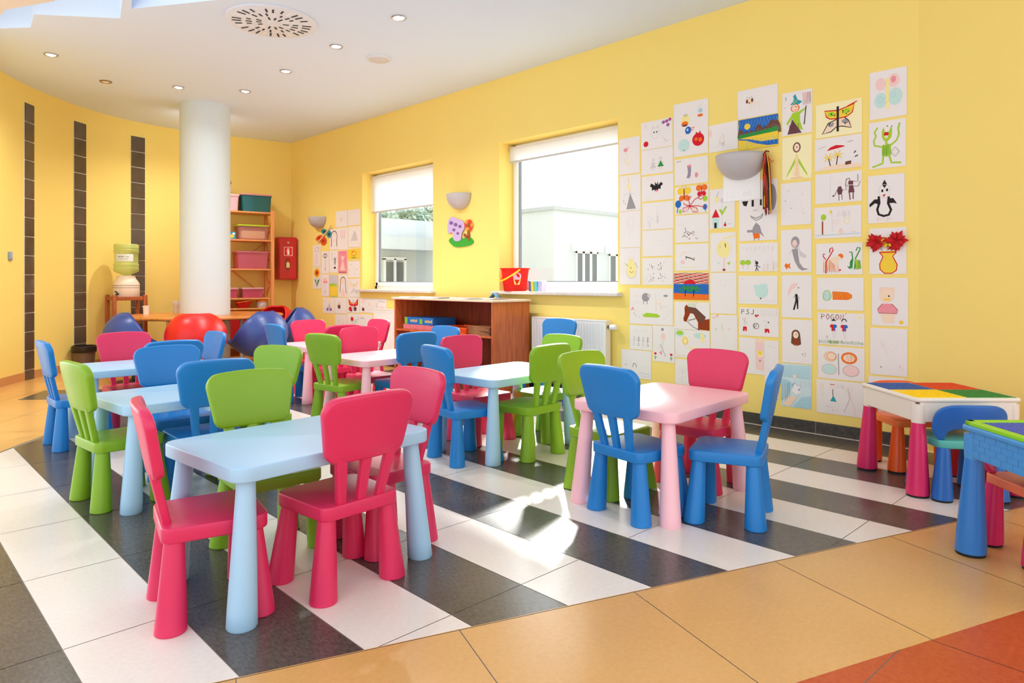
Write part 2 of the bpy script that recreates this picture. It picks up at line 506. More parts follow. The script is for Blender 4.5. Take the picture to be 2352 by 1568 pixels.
for i in range(len(hv)):
    a, b = hv[i], hv[(i + 1) % len(hv)]
    f = cl.faces.new([cl.verts.new(q) for q in ((a[0], a[1], CEIL), (b[0], b[1], CEIL), (b[0], b[1], CEIL + 0.45), (a[0], a[1], CEIL + 0.45))])
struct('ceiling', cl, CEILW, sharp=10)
tb = new()
poly = [cpt(-160, 64), cpt(0, 33), cpt(13, 19), cpt(122, 0), cpt(220, -45), cpt(-140, -60)]
loft(tb, [[(x, y, CEIL - 0.01) for x, y in poly], [(x, y, CEIL + 0.05) for x, y in poly]], True, True, smooth=False)
struct('trim_1', tb, mat('beige_soffit', (232, 222, 210), 0.8))
tb = new()
loft(tb, [[(x, y, CEIL + 0.45) for x, y in hole], [(x, y, CEIL + 0.46) for x, y in hole]], True, True, smooth=False)
struct('window_6', tb, translucent('skylight_diffuser', (176, 178, 180), 0.85))

# ------------------------------------------------------------------ column and everything on the ceiling
cb_ = new(); lathe(cb_, [(0.275, 0.0), (0.275, CEIL)], 64); o = struct('column_1', cb_, COLUMN); o.location = (3.03, 8.34, 0)
o['kind'] = 'structure'

spots = [((117, 125), 'lit round downlight closest to the skylight and the curved wall', True), ((243, 187), 'unlit round downlight above the first two glass block strips', False),
         ((410, 200), 'lit round downlight just in front of the pale column', True), ((563, 209), 'lit round downlight above the wooden storage shelf', True),
         ((656, 163), 'lit round downlight between the column and the ceiling speaker', True), ((772, 106), 'lit round downlight beside the round ceiling vent and the speaker', True),
         ((916, 40), 'lit round downlight farthest out toward the room from the column', True)]
spots.append(((470, 262), 'added round downlight, unseen behind the head of the column, brightening the back wall', True))  # extra lamp added out of sight to brighten the far end
LAMP_ON = mat('lit_lamp', (255, 250, 232), 0.4, emit=6.0)
LAMP_OFF = mat('unlit_lamp', (238, 230, 214), 0.3)
for (px, py), lab, on in spots:
    x, y = cpt(px, py)
    t = thing('ceiling_spotlight', lab, 'downlight', (x, y, CEIL), 0, 'recessed ceiling downlights')
    if on:
        ld = bpy.data.lights.new('downlight_beam', 'SPOT'); ld.energy = LAMP * {410: 0.16, 563: 0.25, 470: 1.7}.get(px, 1.25); ld.spot_size = R(150); ld.spot_blend = 1.0; ld.shadow_soft_size = 0.04; ld.color = (1.0, 0.99, 0.97)
        lo_ = bpy.data.objects.new('downlight_beam', ld); C.objects.link(lo_); lo_.parent = t; lo_.location = (0, 0, -0.03)
    b = new(); lathe(b, [(0.058, -0.0005), (0.058, -0.006), (0.052, -0.010), (0.043, -0.008), (0.040, -0.001)], 28, cap=False); obj('ring', b, STEEL if on else mat('bronze_ring', (150, 128, 96), 0.3, metal=0.7), t)
    b = new(); lathe(b, [(0.0, -0.016), (0.018, -0.014), (0.034, -0.008), (0.041, -0.002)], 24, cap=False); obj('bulb', b, LAMP_ON if on else LAMP_OFF, t)
x, y = cpt(870, 134)
t = thing('ceiling_speaker', 'plain white round ceiling speaker between two downlights', 'speaker', (x, y, CEIL))
b = new(); lathe(b, [(0.118, -0.0005), (0.118, -0.010), (0.108, -0.016), (0.0, -0.018)], 40, cap=False); obj('cover', b, mat('white_speaker', (222, 228, 234), 0.6), t)
b = new(); lathe(b, [(0.095, -0.0174), (0.092, -0.0196), (0.0, -0.0205)], 40, cap=False); obj('grille', b, mat('speaker_mesh', (214, 212, 210), 0.7, bump=0.5, bscale=900), t)
x, y = cpt(625, 48)
t = thing('ceiling_vent', 'large round white swirl air diffuser with dark radial slots', 'air vent', (x, y, CEIL))
b = new(); lathe(b, [(0.345, -0.0005), (0.345, -0.012), (0.335, -0.018), (0.0, -0.019)], 72, cap=False); obj('plate', b, mat('vent_white', (224, 228, 234), 0.6), t)
b = new()
for ring, (r0, r1, n) in enumerate(((0.075, 0.13, 14), (0.15, 0.205, 22), (0.225, 0.30, 30))):
    for k in range(n):
        a = 2 * PI * (k + 0.3 * ring) / n + random.uniform(-0.03, 0.03)
        M = Matrix.Rotation(a, 4, 'Z')
        tw = 0.0065
        box(b, r0 + random.uniform(0, 0.012), -tw, -0.0215, r1 - random.uniform(0, 0.012), tw, -0.018, 0 if (k + ring) % 4 else 1, M)
obj('slot_grille', b, [mat('slot_black', (40, 38, 38), 0.7), mat('slot_white', (240, 238, 236), 0.5)], t)
b = new(); lathe(b, [(0.035, -0.018), (0.032, -0.024), (0.0, -0.025)], 24, cap=False); obj('hub', b, MATS['vent_white'], t)

# ------------------------------------------------------------------ wall lamps
def sconce(px, ytop, width, height, depth, lab, colour):
    y, z = on_wall(px, ytop)
    t = thing('wall_lamp', lab, 'wall lamp', (WX - 0.002, y, z), 0, 'half bowl wall lamps')
    b = new(); n, m = 14, 28
    rings = []
    for i in range(n + 1):
        e = PI / 2 * i / n
        rr, zz = math.cos(e) ** 0.8, -height * math.sin(e)
        rings.append([(-depth * max(rr, 0.02) * math.sin(PI * k / m), width / 2 * max(rr, 0.02) * math.cos(PI * k / m), zz) for k in range(m + 1)])
    loft(b, rings, False, False, closed=False)
    obj('bowl', b, colour, t, solid=0.006)
    b = new(); box(b, -0.012, -width * 0.28, -height * 0.62, -0.001, width * 0.28, -0.03); obj('back_plate', b, mat('lamp_plate', (200, 196, 190), 0.5), t, bevel=0.004)
    b = new(); lathe(b, [(0.0, -0.035), (0.02, -0.03), (0.028, -0.01), (0.026, 0.005), (0.0, 0.012)], 16, Matrix.Translation((-depth * 0.45, 0, -0.04))); obj('bulb', b, LAMP_OFF, t)
    return t
LAMPG = mat('satin_grey_lamp', (186, 182, 184), 0.35, 0.5)
sconce(735, 499, 0.345, 0.15, 0.15, 'grey half-bowl wall lamp above the paper butterfly by the room corner', LAMPG)
sconce(1059, 446, 0.335, 0.16, 0.15, 'grey half-bowl wall lamp between the two windows above the grass cutout', LAMPG)
s3 = sconce(1705, 357, 0.375, 0.178, 0.19, 'grey half-bowl wall lamp among the drawings with a ribbon tassel on its end', LAMPG)
# ribbon tassel hanging from the third lamp
ty, tz = on_wall(1757, 352, WX - 0.06)
t = thing('ribbon_tassel', 'long tassel of red, yellow and black yarn hanging off the wall lamp', 'tassel', (WX - 0.045, ty + 0.0, tz - 0.44))
cols = [(150, 30, 26), (200, 60, 30), (226, 170, 40), (40, 28, 26), (170, 96, 40), (120, 20, 24)]
names = ['crimson', 'orange', 'yellow', 'black', 'brown', 'maroon']
bms = [new() for _ in cols]
rnd = random.Random(3)
for k in range(26):
    ox, oy = rnd.uniform(-0.022, 0.022), rnd.uniform(-0.028, 0.028)
    L = rnd.uniform(0.36, 0.44)
    q = [(ox * 0.3, oy * 0.3 , 0.44)] + [(ox * (0.6 + 0.3 * math.sin(j + k)) , oy * (0.75 + 0.05 * j) - 0.003 * j, 0.44 - L * j / 5) for j in range(1, 6)]
    tube(bms[k % 6], q, 0.0042, 5)
tube(bms[1], [(0, 0, 0.42), (-0.01, -0.03, 0.40), (-0.01, -0.05, 0.37), (-0.01, -0.062, 0.385)], 0.003, 5)
tube(bms[5], [(0, 0.02, 0.43), (0, 0, 0.46), (0, -0.022, 0.452)], 0.006, 6)
for q, c, nm in zip(bms, cols, names): obj('yarn', q, mat('yarn_' + nm, c, 0.8), t)

# ------------------------------------------------------------------ shelf against the back wall
bw0, bw1 = Vector((3.9, 9.79)), Vector((4.75, 9.643))
ut = (bw1 - bw0).normalized(); un = Vector((ut.y, -ut.x))    # along the wall, into the room
ang = math.atan2(ut.y, ut.x)
PINE = wood('pine_shelf', (214, 132, 70), (238, 168, 104), 5, (12, 1, 1), 0.5)
def shelf_pt(px, zc=9.68):
    xc = (px - 1176) / FOC * zc; return Vector((xc * EX[0] + zc * EX[1], xc * EY[0] + zc * EY[1]))
fr = shelf_pt(630)                               # front right post
SH = thing('storage_shelf', 'open pine shelf with crossed side braces behind the column', 'shelf', (fr.x, fr.y, 0), ang)
SL, SD = 1.0, 0.36
LEV = [0.14, 0.665, 0.805, 1.21, 1.615, 2.005]
for z in LEV:
    b = new(); box(b, -SL, 0.0, z - 0.022, -0.0, SD, z); obj('shelf_board', b, PINE, SH, bevel=0.003)
for px_, py_ in ((-0.045, -0.008), (-0.045, SD - 0.03), (-SL, -0.008), (-SL, SD - 0.03)):
    b = new(); box(b, px_, py_, 0, px_ + 0.045, py_ + 0.038, 2.06 if py_ > 0 else 2.03); obj('post', b, PINE, SH, bevel=0.003)
for s_ in (-0.03, -SL + 0.01):
    for z0_, z1_ in ((0.10, 0.62), (0.83, 1.19), (1.23, 1.60), (1.635, 1.99)):
        b = new(); tube(b, [(s_, 0.02, z0_), (s_, SD - 0.02, z1_)], 0.011, 6); tube(b, [(s_ + 0.02, 0.02, z1_), (s_ + 0.02, SD - 0.02, z0_)], 0.011, 6); obj('side_brace', b, PINE, SH)
b = new(); tube(b, [(-0.03, SD + 0.006, 1.60), (-SL + 0.02, SD + 0.006, 0.82)], 0.007, 6); tube(b, [(-0.03, SD + 0.014, 0.82), (-SL + 0.02, SD + 0.014, 1.60)], 0.007, 6); obj('back_brace', b, PINE, SH)
MS = Matrix.Translation((fr.x, fr.y, 0)) @ Matrix.Rotation(ang, 4, 'Z')
def on_shelf(x, y, z): return tuple(MS @ Vector((x, y, z)))

def tub(name, lab, cat, x, y, z, w_, d_, h, body, lid=None, group=None, content=None, extra=None, lidh=0.02):
    t = thing(name, lab, cat, on_shelf(x, y, z), ang, group)
    return fill_tub(t, w_, d_, h, body, lid, content, lidh)
def fill_tub(t, w_, d_, h, body, lid=None, content=None, lidh=0.02, taper=0.94):
    b = new()
    q = lambda s: rounded([(-w_ / 2 * s, -d_ / 2 * s), (w_ / 2 * s, -d_ / 2 * s), (w_ / 2 * s, d_ / 2 * s), (-w_ / 2 * s, d_ / 2 * s)], 0.02, 4)
    o0, o1 = q(taper), q(1.0); i0, i1 = inset(o0, 0.004), inset(o1, 0.004); rim = inset(o1, -0.007)
    L = lambda o_, z_: [(x, y, z_) for x, y in o_]
    loft(b, [L(o0, 0), L(o1, h - 0.012), L(rim, h - 0.011), L(rim, h), L(i1, h), L(i0, 0.006)], True, True)
    obj('tub', b, body, t, sharp=30)
    if lid:
        b = new(); slab(b, inset(o1, -0.012), h, h + lidh, 0.006); obj('lid', b, lid, t)
    if content:
        b = new(); rr = random.Random(int(w_ * 1000) + int(h * 100))
        s = taper * 0.86
        slab(b, rounded([(-w_ / 2 * s, -d_ / 2 * s), (w_ / 2 * s, -d_ / 2 * s), (w_ / 2 * s, d_ / 2 * s), (-w_ / 2 * s, d_ / 2 * s)], 0.02, 4), 0.008, h * 0.72, 0.02); obj('contents', b, content, t)
    return t
def clearp(name, rgb, alpha=0.6): return mat(name, rgb, 0.2, alpha=alpha)
TUBS = 'storage tubs on the pine shelf'
tub('storage_tub', 'dark teal storage tub with a pink lid on top of the pine shelf', 'storage box', -0.235, 0.17, 2.006, 0.40, 0.32, 0.225, clearp('teal_tub', (6, 92, 96), 0.9), mat('dusty_pink_lid', (206, 130, 140), 0.4), TUBS, mat('dark_toys', (16, 48, 60), 0.6))
tub('storage_tub', 'pale pink storage tub half hidden by the column on top of the shelf', 'storage box', -0.64, 0.17, 2.006, 0.34, 0.30, 0.205, clearp('pale_pink_tub', (238, 190, 206), 0.85), mat('pale_pink_lid', (240, 202, 214), 0.4), TUBS)
tub('storage_tub', 'pink tub with a lime green lid and cream sheets inside on the second shelf', 'storage box', -0.27, 0.17, 1.616, 0.40, 0.30, 0.185, clearp('rose_tub', (206, 130, 130), 0.3), mat('lime_lid', (178, 204, 30), 0.4), TUBS, mat('cream_sheets', (250, 236, 176), 0.7))
tub('storage_tub', 'pink see-through storage tub with jumbled toys on the middle shelf', 'storage box', -0.28, 0.17, 1.211, 0.42, 0.30, 0.22, clearp('pink_clear_tub', (206, 92, 116), 0.7), clearp('pink_clear_lid', (210, 110, 140), 0.8), TUBS, mat('grey_toys', (156, 110, 130), 0.6, noise=0.4, nscale=14))
tub('storage_tub', 'small pink tub nearest the shelf post on the lower shelf', 'storage box', -0.28, 0.15, 0.806, 0.28, 0.24, 0.12, clearp('pink_small_tub', (206, 90, 124), 0.75), clearp('pale_clear_lid', (240, 200, 210), 0.7), TUBS)
tub('storage_tub', 'small pink tub nearest the column on the lower shelf', 'storage box', -0.615, 0.15, 0.806, 0.28, 0.24, 0.12, MATS['pink_small_tub'], MATS['pale_clear_lid'], TUBS)
tub('storage_crate', 'dark red plastic crate on the bottom board of the pine shelf', 'crate', -0.50, 0.17, 0.141, 0.62, 0.32, 0.40, mat('red_crate', (186, 26, 30), 0.4), None, None, mat('crate_toys', (150, 20, 30), 0.6))
t = thing('toy_box', 'small blue box with orange and yellow pictures beside the lime-lidded tub', 'box', on_shelf(-0.60, 0.12, 1.616), ang)
b = new(); box(b, -0.10, -0.06, 0, 0.10, 0.06, 0.10); obj('carton', b, mat('toy_box_blue', (20, 146, 190), 0.5), t, bevel=0.003)
b = new()
for cx_, cz_, r_, mi in ((-0.05, 0.05, 0.03, 0), (0.0, 0.055, 0.026, 1), (0.045, 0.04, 0.032, 2), (0.07, 0.075, 0.018, 1), (-0.08, 0.08, 0.015, 1)):
    ring = [(cx_ + r_ * math.cos(2 * PI * k / 14), -0.0608, cz_ + 0.8 * r_ * math.sin(2 * PI * k / 14)) for k in range(14)]
    f = b.faces.new([b.verts.new(q) for q in ring]); f.material_index = mi
obj('picture_print', b, [mat('print_orange', (240, 130, 40), 0.6), mat('print_white', (245, 245, 240), 0.6), mat('print_yellow', (246, 204, 60), 0.6)], t)
t = thing('plush_toy', 'round white stuffed toy on the pale pink tub', 'stuffed toy', on_shelf(-0.66, 0.17, 2.233), ang)
b = new(); lathe(b, [(0.0, 0.0), (0.09, 0.01), (0.125, 0.07), (0.11, 0.13), (0.07, 0.17), (0.0, 0.19)], 24, cap=False); obj('body', b, mat('white_plush', (236, 228, 222), 0.95, bump=0.6, bscale=120), t)
b = new(); lathe(b, [(0.0, 0.0), (0.03, 0.01), (0.04, 0.04), (0.0, 0.075)], 14, Matrix.Translation((0.07, 0, 0.15)) @ Matrix.Rotation(0.6, 4, 'Y'), cap=False); obj('ear', b, mat('grey_plush', (150, 140, 132), 0.95), t)
t = thing('toy_bowl', 'glossy red toy bowl with an orange rim on the low shelf', 'bowl', on_shelf(-0.40, 0.09, 0.666), ang)
b = new(); lathe(b, [(0.0, 0.0), (0.06, 0.0), (0.10, 0.05), (0.115, 0.09), (0.108, 0.09), (0.09, 0.05), (0.0, 0.012)], 28, cap=False); obj('bowl', b, mat('glossy_red', (206, 20, 30), 0.2), t)
b = new(); tube(b, [(0.115 * math.cos(a), 0.115 * math.sin(a), 0.09 + 0.02 * math.cos(a)) for a in [2 * PI * k / 24 for k in range(25)]], 0.005, 6); obj('rim', b, mat('rim_orange', (240, 130, 40), 0.4), t)
t = thing('toy_jar', 'small patterned jar with an orange lid on the low shelf', 'jar', on_shelf(-0.15, 0.09, 0.666), ang)
b = new(); lathe(b, [(0.0, 0.0), (0.065, 0.0), (0.072, 0.02), (0.072, 0.075), (0.064, 0.085), (0.0, 0.085)], 24, cap=False); obj('jar', b, mat('patterned_jar', (206, 196, 200), 0.4, noise=0.5, nscale=60), t)
b = new(); lathe(b, [(0.0, 0.083), (0.08, 0.083), (0.08, 0.10), (0.07, 0.106), (0.0, 0.106)], 24, cap=False); obj('lid', b, MATS['rim_orange'], t)
t = thing('toy_pan', 'flat red toy pan with a yellow handle on the low shelf beside the column', 'toy pan', on_shelf(-0.67, 0.09, 0.666), ang)
b = new(); lathe(b, [(0.0, 0.0), (0.10, 0.0), (0.12, 0.04), (0.112, 0.04), (0.094, 0.008), (0.0, 0.008)], 28, cap=False); obj('pan', b, MATS['glossy_red'], t)
b = new(); tube(b, [(0.05, -0.09, 0.035), (0.03, -0.13, 0.07), (-0.02, -0.11, 0.085)], 0.008, 6); obj('handle', b, mat('toy_yellow', (246, 190, 40), 0.4), t)

# ------------------------------------------------------------------ fire extinguisher cabinet
def back_line(px):
    r = (px - 1176) / FOC; dx, dy = r * EX[0] + EX[1], r * EY[0] + EY[1]
    e = bw1 - bw0; det = dx * (-e.y) + dy * e.x
    return (bw0.x * (-e.y) + bw0.y * e.x) / det
zf = 9.89
A_ = shelf_pt(640, zf); 
FC = thing('fire_extinguisher_cabinet', 'red metal fire extinguisher cabinet with a white pictogram by the room corner', 'fire cabinet', (A_.x, A_.y, 1.06), ang)
fw, fh, fd = 0.262, 0.615, 0.20
RED = mat('fire_red', (190, 10, 16), 0.35)
b = new(); box(b, 0, 0, 0, fw, fd, fh); obj('body', b, RED, FC, bevel=0.004)
b = new(); box(b, 0.012, -0.012, 0.012, fw - 0.012, 0.0, fh - 0.012); dd = obj('door', b, mat('fire_red_door', (196, 12, 18), 0.3), FC, bevel=0.003)
b = new(); lathe(b, [(0.0, -0.001), (0.016, -0.001), (0.016, 0.006), (0.008, 0.012), (0.0, 0.012)], 16, Matrix.Translation((0.135, -0.012, 0.535)) @ Matrix.Rotation(PI / 2, 4, 'X'), cap=False); obj('lock', b, STEEL, dd)
b = new(); yy = -0.0128
def plate(bm, pts_, y_, mi):
    f = bm.faces.new([bm.verts.new((x - 0.018, y_, z)) for x, z in pts_]); f.material_index = mi
plate(b, [(0.09, 0.345), (0.215, 0.345), (0.215, 0.475), (0.09, 0.475)], yy, 0)
plate(b, [(0.097, 0.352), (0.208, 0.352), (0.208, 0.468), (0.097, 0.468)], yy - 0.0005, 1)
plate(b, [(0.138, 0.362), (0.168, 0.362), (0.168, 0.418), (0.138, 0.418)], yy - 0.001, 0)
plate(b, [(0.138, 0.418), (0.168, 0.418), (0.160, 0.432), (0.146, 0.432)], yy - 0.001, 0)
plate(b, [(0.146, 0.432), (0.160, 0.432), (0.160, 0.442), (0.146, 0.442)], yy - 0.001, 0)
plate(b, [(0.134, 0.442), (0.172, 0.449), (0.172, 0.455), (0.134, 0.449)], yy - 0.001, 0)
plate(b, [(0.128, 0.40), (0.133, 0.40), (0.140, 0.438), (0.136, 0.442)], yy - 0.001, 0)
obj('sign', b, [mat('sign_white', (250, 240, 236), 0.5), mat('sign_red', (226, 14, 18), 0.5)], dd)
b = new(); ring = [(0.147 + 0.035 * math.cos(2 * PI * k / 24), 0.22 + 0.085 * math.sin(2 * PI * k / 24)) for k in range(24)]; plate(b, ring, yy, 0)
obj('viewing_window', b, mat('dark_glass', (60, 14, 14), 0.1), dd)
b = new()
ring = lambda r, z: [(0.129 + r * math.cos(2 * PI * k / 14), yy - 0.004 + 0.35 * r * math.sin(2 * PI * k / 14), z) for k in range(14)]
loft(b, [ring(0.024, 0.15), ring(0.026, 0.16), ring(0.026, 0.175)], mi=2); loft(b, [ring(0.0262, 0.175), ring(0.0262, 0.245)], mi=1); loft(b, [ring(0.026, 0.245), ring(0.02, 0.262), ring(0.008, 0.27), ring(0.008, 0.288)], mi=0)
obj('extinguisher_window_view', b, [mat('extinguisher_red', (214, 60, 56), 0.3), mat('extinguisher_label', (222, 214, 150), 0.5), mat('extinguisher_base', (150, 80, 40), 0.4)], dd)

# ------------------------------------------------------------------ round table around the column
TC = (3.03, 8.34)
OAK = wood('orange_oak', (200, 116, 46), (226, 146, 70), 4, (1, 8, 1), 0.3)
t = thing('round_table', 'round orange wooden table built around the pale column', 'table', (TC[0], TC[1], 0))
b = new(); lathe(b, [(0.281, 0.645), (0.281, 0.613), (0.86, 0.613), (0.874, 0.622), (0.874, 0.636), (0.866, 0.645), (0.281, 0.645)], 72, cap=False); obj('tabletop', b, OAK, t)
for k in range(4):
    a = R(50 + 90 * k); b = new(); lathe(b, [(0.024, 0.0), (0.024, 0.614)], 14, Matrix.Translation((0.42 * math.cos(a), 0.42 * math.sin(a), 0))); obj('leg', b, mat('table_leg_grey', (200, 200, 204), 0.3, metal=0.6), t)
def tt_at(px, py, h=0.645):
    return on_level(px, py, h)
def cup(lab, px, py, body, n=1, hh=0.10):
    x, y = tt_at(px, py)
    t = thing('plastic_cup' if n == 1 else 'cup_stack', lab, 'cup' if n == 1 else 'cups', (x, y, 0.6455))
    for k in range(n):
        b = new(); z = 0.022 * k
        lathe(b, [(0.0, z + 0.003), (0.028, z + 0.001), (0.030, z), (0.038, z + hh), (0.0395, z + hh + 0.002), (0.036, z + hh), (0.027, z + 0.004)], 22, cap=False); obj('cup', b, body, t)
    return t
cup('single white cup at the curved-wall side of the round table', 336, 722, mat('white_cup', (248, 244, 242), 0.4))
cup('stack of clear cups on the round table beside the column', 404, 718, mat('clear_cup', (238, 238, 240), 0.15, alpha=0.45), 3)
gx, gy = tt_at(478, 722)
t = thing('plastic_box', 'lime green see-through plastic box on the round table', 'box', (gx, gy, 0.6455), R(-44))
fill_tub(t, 0.30, 0.17, 0.125, mat('lime_clear', (150, 226, 20), 0.2, alpha=0.8), None, mat('lime_contents', (110, 186, 20), 0.6), taper=0.98)

# egg shaped chairs around it
def egg(name, lab, col, x, y, heading, trim):
    t = thing(name, lab, 'chair', (x, y, 0), heading - PI / 2, 'scoop chairs around the round table')
    b = new(); seg, n = 40, 14
    rings = []
    for i in range(n + 1):
        ring = []
        for k in range(seg):
            ph = 2 * PI * k / seg                       # 0 = front (+y)
            s = (1 - math.cos(ph)) / 2
            sm = min(1, max(0, (s - 0.10) / 0.62)); th = R(70 + 82 * sm * sm * (3 - 2 * sm)) * i / n
            rad = 0.285 * (1 + 0.34 * (1 - s) ** 6 * (i / n) ** 2)
            ring.append((rad * math.sin(th) * math.sin(ph), rad * math.sin(th) * math.cos(ph), 0.475 - 0.26 * math.cos(th)))
        rings.append(ring)
    rings[0] = [(0.012 * math.sin(2 * PI * k / seg), 0.012 * math.cos(2 * PI * k / seg), 0.2155) for k in range(seg)]
    rv = loft(b, rings, True, False)
    obj('shell', b, col, t, solid=0.022, sharp=60)
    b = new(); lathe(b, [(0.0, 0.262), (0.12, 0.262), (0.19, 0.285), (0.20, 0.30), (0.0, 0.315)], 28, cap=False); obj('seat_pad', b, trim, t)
    b = new(); lathe(b, [(0.0, 0.0), (0.19, 0.0), (0.19, 0.012), (0.05, 0.03), (0.03, 0.05), (0.03, 0.225), (0.0, 0.225)], 28, cap=False); obj('pedestal', b, mat('dark_pedestal', (40, 40, 46), 0.4), t)
    return t
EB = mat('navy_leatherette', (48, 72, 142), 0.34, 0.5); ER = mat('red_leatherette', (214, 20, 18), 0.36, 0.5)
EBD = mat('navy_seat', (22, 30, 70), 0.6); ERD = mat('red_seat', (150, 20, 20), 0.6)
def face_to(x, y): return math.atan2(TC[1] - y, TC[0] - x)
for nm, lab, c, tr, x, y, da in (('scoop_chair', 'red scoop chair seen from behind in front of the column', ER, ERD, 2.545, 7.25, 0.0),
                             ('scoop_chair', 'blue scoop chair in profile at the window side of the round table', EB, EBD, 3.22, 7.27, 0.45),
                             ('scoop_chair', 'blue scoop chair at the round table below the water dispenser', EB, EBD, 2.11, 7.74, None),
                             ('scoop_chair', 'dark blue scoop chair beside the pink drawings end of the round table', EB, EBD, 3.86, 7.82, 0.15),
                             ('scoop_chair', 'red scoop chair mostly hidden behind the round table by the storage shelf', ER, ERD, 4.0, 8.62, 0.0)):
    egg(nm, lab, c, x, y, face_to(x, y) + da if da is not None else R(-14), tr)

# ------------------------------------------------------------------ water dispenser on its stand
STW = wood('cherry_stand', (150, 70, 24), (186, 96, 40), 5, (8, 8, 1), 0.4)
sx, sy = 2.42, 9.22
xc = (290 - 1176) / FOC * 8.41; sx, sy = xc * EX[0] + 8.41 * EX[1], xc * EY[0] + 8.41 * EY[1]
t = thing('dispenser_stand', 'square reddish wooden stand carrying the water dispenser', 'stand', (sx, sy, 0), R(-1))
hs = 0.168
for q in ((-1, -1), (1, -1), (1, 1), (-1, 1)):
    b = new(); slab(b, rounded([(q[0] * hs - 0.022, q[1] * hs - 0.022), (q[0] * hs + 0.022, q[1] * hs - 0.022), (q[0] * hs + 0.022, q[1] * hs + 0.022), (q[0] * hs - 0.022, q[1] * hs + 0.022)], 0.008, 3), 0, 0.872, 0.012); obj('post', b, STW, t)
for q in ((0, -1), (1, 0), (0, 1), (-1, 0)):
    for z in (0.805, 0.30):
        b = new()
        if q[0] == 0: box(b, -hs + 0.022, q[1] * hs - 0.012, z, hs - 0.022, q[1] * hs + 0.012, z + 0.045)
        else: box(b, q[0] * hs - 0.012, -hs + 0.022, z, q[0] * hs + 0.012, hs - 0.022, z + 0.045)
        obj('rail', b, STW, t, bevel=0.004)
b = new(); box(b, -hs + 0.013, -hs + 0.013, 0.822, hs - 0.013, hs - 0.013, 0.838); obj('top_board', b, STW, t)
t = thing('water_dispenser', 'cream ceramic water crock with dark stripes and a black tap on the stand', 'water dispenser', (sx, sy, 0.8385))
b = new(); lathe(b, [(0.0, 0.0), (0.14, 0.0), (0.146, 0.01), (0.146, 0.165), (0.128, 0.20), (0.108, 0.225), (0.098, 0.25), (0.098, 0.266), (0.085, 0.268), (0.0, 0.262)], 40, cap=False); obj('crock', b, mat('cream_ceramic', (238, 222, 204), 0.2), t)
b = new(); lathe(b, [(0.1466, 0.118), (0.1472, 0.120), (0.1466, 0.122)], 40, cap=False); lathe(b, [(0.1466, 0.144), (0.1472, 0.146), (0.1466, 0.148)], 40, cap=False); obj('stripe_band', b, mat('stripe_brown', (86, 62, 58), 0.4), t, solid=0.001)
ta = R(-140)
b = new(); M = Matrix.Rotation(ta, 4, 'Z')
tube(b, [tuple(M @ Vector(q)) for q in ((0.14, 0, 0.045), (0.175, 0, 0.045), (0.185, 0, 0.035), (0.185, 0, 0.012))], 0.011, 10); tube(b, [tuple(M @ Vector(q)) for q in ((0.172, 0, 0.045), (0.172, 0, 0.066), (0.205, 0, 0.075))], 0.007, 8); obj('tap', b, DARK, t)
t = thing('water_bottle', 'upturned green water bottle with a white label on the ceramic crock', 'water bottle', (sx, sy, 1.1065))
WB = mat('green_water_plastic', (206, 222, 130), 0.1, trans=0.0, alpha=0.6)
b = new(); lathe(b, [(0.03, -0.0), (0.032, 0.004), (0.06, 0.012), (0.128, 0.045), (0.138, 0.06), (0.138, 0.10), (0.130, 0.108), (0.138, 0.116), (0.138, 0.14), (0.130, 0.148), (0.130, 0.27), (0.138, 0.28), (0.138, 0.315), (0.130, 0.323), (0.138, 0.33), (0.138, 0.37), (0.128, 0.385), (0.0, 0.388)], 40, cap=False); obj('bottle', b, WB, t)
b = new(); lathe(b, [(0.1312, 0.17), (0.1316, 0.172), (0.1316, 0.258), (0.1312, 0.26)], 24, None, 0, R(-165), R(-70)); obj('paper_label', b, mat('bottle_label', (236, 240, 238), 0.6), t)
b = new()
for row, (a0, a1, z) in enumerate(((-146, -118, 0.222), (-108, -92, 0.222), (-138, -98, 0.20))):
    k = a0
    while k < a1:
        lathe(b, [(0.1324, z), (0.1326, z + 0.012 - 0.004 * row)], 2, None, 0, R(k), R(k + 3.0), sx=1, sy=1); k += 4.6
obj('label_print', b, mat('label_ink', (96, 120, 128), 0.6), t)
# waste bin
p = on_level(193, 838, 0.0)
xcb = (193 - 1176) / FOC * 7.95; bx_, by_ = xcb * EX[0] + 7.95 * EX[1], xcb * EY[0] + 7.95 * EY[1]
t = thing('waste_bin', 'dark round waste bin with a liner rim at the foot of the curved wall', 'bin', (bx_, by_, 0))
b = new(); lathe(b, [(0.0, 0.0), (0.095, 0.0), (0.122, 0.27), (0.116, 0.27), (0.09, 0.01), (0.0, 0.01)], 32, cap=False); obj('bin', b, mat('bin_brown', (110, 88, 72), 0.35, alpha=0.95), t)
b = new(); lathe(b, [(0.124, 0.215), (0.128, 0.25), (0.128, 0.283), (0.118, 0.29), (0.114, 0.27)], 32, cap=False); obj('liner', b, mat('bin_liner', (34, 26, 24), 0.4), t, solid=0.002)
